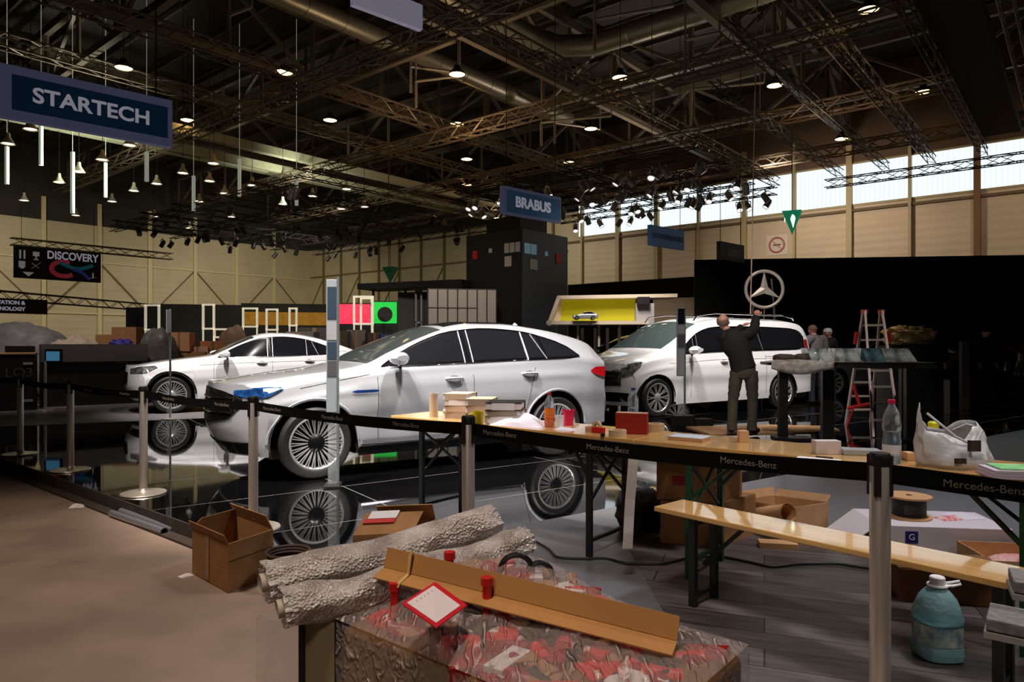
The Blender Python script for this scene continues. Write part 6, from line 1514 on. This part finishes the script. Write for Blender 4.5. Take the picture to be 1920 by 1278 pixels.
# ---------------------------------------------------------------- people
skin = M('skin', (232, 168, 142), .5); hairg = M('hair_grey', (150, 140, 130), .8, bump=.4, bscale=60)
def skinmesh(name, J, E_, mat, parent, root=0, sub=2):
    """J: list of (pos, radius) ; E_: edges"""
    me = bpy.data.meshes.new(name); me.from_pydata([tuple(j[0]) for j in J], E_, []); me.update()
    o = bpy.data.objects.new(name, me); C.objects.link(o)
    o.modifiers.new('k', 'SKIN'); sv = me.skin_vertices[0].data
    for i, j in enumerate(J):
        r = j[1]; sv[i].radius = (r, r) if not isinstance(r, tuple) else r; sv[i].use_root = (i == root)
    ms = o.modifiers.new('s', 'SUBSURF'); ms.levels = sub; ms.render_levels = sub
    dg = bpy.context.evaluated_depsgraph_get(); dg.update()
    m2 = bpy.data.meshes.new_from_object(o.evaluated_get(dg)); bpy.data.objects.remove(o)
    m2.materials.clear(); m2.materials.append(mat); m2.polygons.foreach_set('use_smooth', [True]*len(m2.polygons))
    o = bpy.data.objects.new(name, m2); C.objects.link(o); o.parent = parent; return o
def person(label, loc, rz, J, top, trousers, shoes, hair=None, hairm=None, bald=True, sc=1.0, cap=None):
    """J: dict of joints in the person's frame (x right, y forward, z up)"""
    V = {k: Vector(v) for k, v in J.items()}
    t = thing('person', label, 'person', loc, rz); t.scale = (sc, sc, sc)
    pel, wai, che, nek, hd = V['pelvis'], V['waist'], V['chest'], V['neck'], V['head']
    # body: trunk, neck and head, arms with hands, legs in one surface
    Jt = [(pel, .10), (wai, .09), (che, .10), (nek, .055), (hd+Vector((0, 0, -.06)), .062), (hd+Vector((0, 0, .015)), .088), (hd+Vector((0, 0, .065)), .074)]
    Ed = [(0, 1), (1, 2), (2, 3), (3, 4), (4, 5), (5, 6)]
    def chain(pts, rs, root):
        base = root
        for p, r in zip(pts, rs): Jt.append((Vector(p), r)); Ed.append((base, len(Jt)-1)); base = len(Jt)-1
        return base
    hands = []
    for s in ('L', 'R'):
        sh, el, wr = V['sh'+s], V['el'+s], V['wr'+s]; d = (wr-el).normalized()
        chain([sh, el, wr, wr+d*.06], [.055, .042, .028, .034], 2); hands.append((wr, d, s))
        hp, kn, an = V['hip'+s], V['kn'+s], V['an'+s]
        chain([hp, kn, an], [.085, .055, .042], 0)
    bo = skinmesh('body', Jt, Ed, skin, t)
    hq = Matrix.Translation(hd) @ (V['look'].to_track_quat('Y', 'Z').to_matrix().to_4x4()); rows = []
    for i in range(17):
        th_ = math.pi*i/16; r_ = []
        for j in range(24):
            a = 2*math.pi*j/24; zc = math.cos(th_); w_ = math.sin(th_)*(1-.22*max(0, -zc)); r_.append(hq @ Vector((.080*w_*math.cos(a), .098*w_*math.sin(a)+(.012*max(0, -zc)), .118*zc)))
        rows.append(r_)
    hm = MB().grid(rows, closed=True); bm = bmesh.new(); bm.from_mesh(bo.data); vv = [bm.verts.new(v) for v in hm.v]
    for f in hm.f:
        try: bm.faces.new([vv[k] for k in f]).smooth = True
        except ValueError: pass
    bm.to_mesh(bo.data); bm.free()
    # face, ears
    m = MB(); q = Matrix.Translation(hd) @ (V['look'].to_track_quat('Y', 'Z').to_matrix().to_4x4())
    m.lathe([(0, .022), (.012, .0), (.016, -.02), (0, -.025)], 8, q @ Matrix.Translation((0, .098, -.01)))
    for s in (-1, 1): m.lathe([(0, .01), (.02, .0), (.022, -.01), (0, -.012)], 10, q @ Matrix.Translation((s*.088, -.005, -.005)) @ Matrix.Rotation(R(90*s), 4, 'Y') @ Matrix.Scale(1.4, 4, (1, 0, 0)))
    m.build('nose_and_ears', skin, t, smooth=True)
    m = MB()
    for s in (-1, 1): m.lathe([(0, .004), (.010, 0), (0, -.004)], 8, q @ Matrix.Translation((s*.032, .089, .018)) @ Matrix.Rotation(R(90), 4, 'X'))
    m.box((0, .089, -.045), (.045, .006, .008), 0, q); m.build('eyes_and_mouth', M('eye_dark', (70, 36, 32), .4), t)
    # hands with fingers
    for wr, d, s in hands:
        x = d.cross(Vector((0, 0, 1))); x = x.normalized() if x.length > .1 else Vector((1, 0, 0)); y = x.cross(d)
        m = MB(); pc = wr+d*.10
        for k, (o_, ln) in enumerate(((-.030, .062), (-.010, .074), (.010, .070), (.028, .055))):
            b = pc+x*o_; m.tube([b-d*.03, b, b+d*ln*.5+y*-.008, b+d*ln*.85+y*-.03], [.012, .010, .009, .007], 6)
        b = wr+d*.05+x*.03; m.tube([b, b+x*.03+d*.025, b+x*.035+d*.055], [.012, .011, .008], 6)
        m.build('hand_fingers', skin, t, smooth=True)
    # clothes: torso loft with sleeves, pelvis loft with legs
    def ring(c, axis, rx, ry, n=20, seed=0, am=.05):
        z = Vector(axis).normalized(); x = Vector((1, 0, 0))-z*z.x; x.normalize(); y = z.cross(x)
        return [c+x*rx*(1+am*noise.noise(Vector((math.cos(2*math.pi*j/n)*2, math.sin(2*math.pi*j/n)*2, seed*1.7))))*math.cos(2*math.pi*j/n)+y*ry*(1+am*noise.noise(Vector((math.sin(2*math.pi*j/n)*2, 3, seed))))*math.sin(2*math.pi*j/n) for j in range(n)]
    m = MB(); sp = [pel+Vector((0, 0, .02)), pel.lerp(wai, .6), wai.lerp(che, .3), wai.lerp(che, .75), che.lerp(nek, .15), che.lerp(nek, .45), che.lerp(nek, .72), nek+Vector((0, 0, -.01)), nek+Vector((0, 0, .025))]
    wd3 = [(.185, .135), (.178, .132), (.180, .132), (.200, .140), (.212, .138), (.200, .118), (.13, .092), (.078, .072), (.07, .066)]; ax = (che-pel).normalized()
    m.grid([ring(c, ax if i < 6 else (nek-che), wd3[i][0], wd3[i][1], seed=i, am=.14) for i, c in enumerate(sp)], closed=True)
    def limb(m, pts, rs, seed, k=6):
        P_, R_ = [], []
        for i in range(len(pts)-1):
            for q in range(k): P_.append(pts[i].lerp(pts[i+1], q/k)); R_.append((rs[i]+(rs[i+1]-rs[i])*q/k)*(1+.16*noise.noise(Vector((i*3+q*.8, seed, 0)))))
        P_.append(pts[-1]); R_.append(rs[-1])
        for i in range(1, len(P_)-1): P_[i] = (P_[i-1]+P_[i]*2+P_[i+1])/4
        m.tube(P_, R_, 14)
    for s in ('L', 'R'):
        sh, el, wr = V['sh'+s], V['el'+s], V['wr'+s]; inn = che.lerp(nek, .35)
        limb(m, [inn.lerp(sh, .45), sh, el, wr], [.09, .098, .078, .055], 3 if s == 'L' else 8)
    m.build('jacket', top, t, smooth=True)
    m = MB(); m.grid([ring(pel+Vector((0, 0, z)), (0, 0, 1), a_, b_, seed=i+20, am=.05) for i, (z, a_, b_) in enumerate(((.12, .155, .115), (.04, .165, .125), (-.04, .168, .13), (-.10, .13, .11), (-.13, .05, .06)))], closed=True)
    for s in ('L', 'R'):
        hp, kn, an = V['hip'+s], V['kn'+s], V['an'+s]
        limb(m, [hp+Vector((0, 0, .02)), hp.lerp(kn, .5), kn, kn.lerp(an, .5), an+Vector((0, 0, -.03))], [.098, .092, .074, .070, .072], 4 if s == 'L' else 9, 5)
    m.build('trousers', trousers, t, smooth=True)
    for s in ('L', 'R'):
        an = V['an'+s]; f = V.get('ft'+s, an+Vector((0, .15, 0))); f = Vector((f.x, f.y, .045)); a0 = Vector((an.x, an.y, .05)); bk = a0-(f-a0)*.35
        skinmesh('shoe', [(bk, .045), (a0+Vector((0, 0, .01)), .05), (a0+Vector((0, 0, .07)), .048), (a0.lerp(f, .6), .045), (f, .036)], [(0, 1), (1, 2), (1, 3), (3, 4)], shoes, t, 1, 1)
    if hair:
        rows = []
        for i in range(9):
            th_ = hair[0]+(hair[1]-hair[0])*i/8; rows.append([q @ Vector((.093*math.sin(th_)*math.cos(a), -.010+.103*math.sin(th_)*math.sin(a), .02+.105*math.cos(th_))) for a in [math.pi*j/12 for j in range(24)]])
        if hair[0] > .3: rows = [[p_ for j, p_ in enumerate(r_) if 11 <= j <= 24] for r_ in rows]; MB().grid(rows).build('hair', hairm, t, smooth=True, solid=.008)
        else: MB().grid([[p_ for p_ in r_] for r_ in rows], closed=True).build('hair', hairm, t, smooth=True, solid=.006)
    if cap: MB().lathe([(.10, .03), (.10, .06), (.075, .115), (0, .13)], 20, q).build('cap', cap, t, smooth=True)
    return t
STAND = dict(pelvis=(0, 0, .95), waist=(0, 0, 1.12), chest=(0, .0, 1.36), neck=(0, 0, 1.53), head=(0, .02, 1.66), look=(0, 1, 0),
             shL=(-.19, 0, 1.43), elL=(-.25, -.02, 1.15), wrL=(-.24, .08, .92), shR=(.19, 0, 1.43), elR=(.25, -.02, 1.15), wrR=(.24, .08, .92),
             hipL=(-.10, 0, .90), knL=(-.12, .02, .50), anL=(-.13, 0, .09), hipR=(.10, 0, .90), knR=(.12, .02, .50), anR=(.13, 0, .09))
WK = dict(STAND); WK.update(pelvis=(.08, 0, .93), waist=(.05, .0, 1.10), chest=(-.05, .03, 1.34), neck=(-.13, .06, 1.52), head=(-.20, .10, 1.65), look=(.4, 1, .45),
          shL=(-.22, .02, 1.42), elL=(-.12, .30, 1.40), wrL=(.10, .46, 1.58), shR=(.13, .05, 1.45), elR=(.25, .22, 1.53), wrR=(.30, .37, 1.73),
          hipL=(-.02, 0, .90), knL=(-.07, .03, .50), anL=(-.09, -.02, .09), hipR=(.18, 0, .90), knR=(.21, .05, .50), anR=(.20, .06, .09), ftL=(-.12, .13, 0), ftR=(.32, .16, 0))
person('bald worker in a black jacket and olive work trousers reaching up to the van', Vector(((1384-CX)/F*10.2, 10.2, .02)), R(-12), WK,
       M('jacket_black', (27, 24, 26), .8, bump=.4, bscale=7), M('trousers_olive', (84, 74, 60), .85, bump=.5, bscale=9, var=.15), M('boots_dark', (44, 34, 30), .6), hair=(1.15, 2.0), hairm=M('stubble_grey', (150, 116, 100), .8), sc=1.0)
B2 = dict(STAND); B2.update(head=(-.02, .10, 1.62), neck=(0, .05, 1.50), chest=(0, .03, 1.34), wrL=(-.1, .35, 1.1), elL=(-.24, .12, 1.15))
person('grey-haired man in a grey pullover behind the van tail', Vector((6.85, 15.6, 0)), R(20), B2, M('pullover_grey', (112, 104, 108), .9, bump=.3, bscale=12), M('jeans_dark', (40, 42, 52), .8), M('boots_dark'), hair=(.0, 1.7), hairm=M('hair_brown_grey', (120, 92, 76), .8), sc=1.02)
person('person in black with a white cap between the van and the ladder', Vector((7.35, 15.9, 0)), R(60), B2, M('top_black', (22, 20, 24), .9), M('jeans_dark'), M('boots_dark'), cap=white, sc=.98)
person('person in black standing in the dark left of the far right car', Vector((10.2, 16.8, 0)), R(150), STAND, M('top_black'), M('jeans_dark'), M('boots_dark'), hair=(.0, 1.5), hairm=M('hair_dark', (30, 22, 18), .8), sc=.98)
person('person in black standing before the car at the far right', Vector((11.6, 17.0, 0)), R(190), STAND, M('top_black'), M('jeans_dark'), M('boots_dark'), hair=(.0, 1.5), hairm=M('hair_dark'), sc=.97)
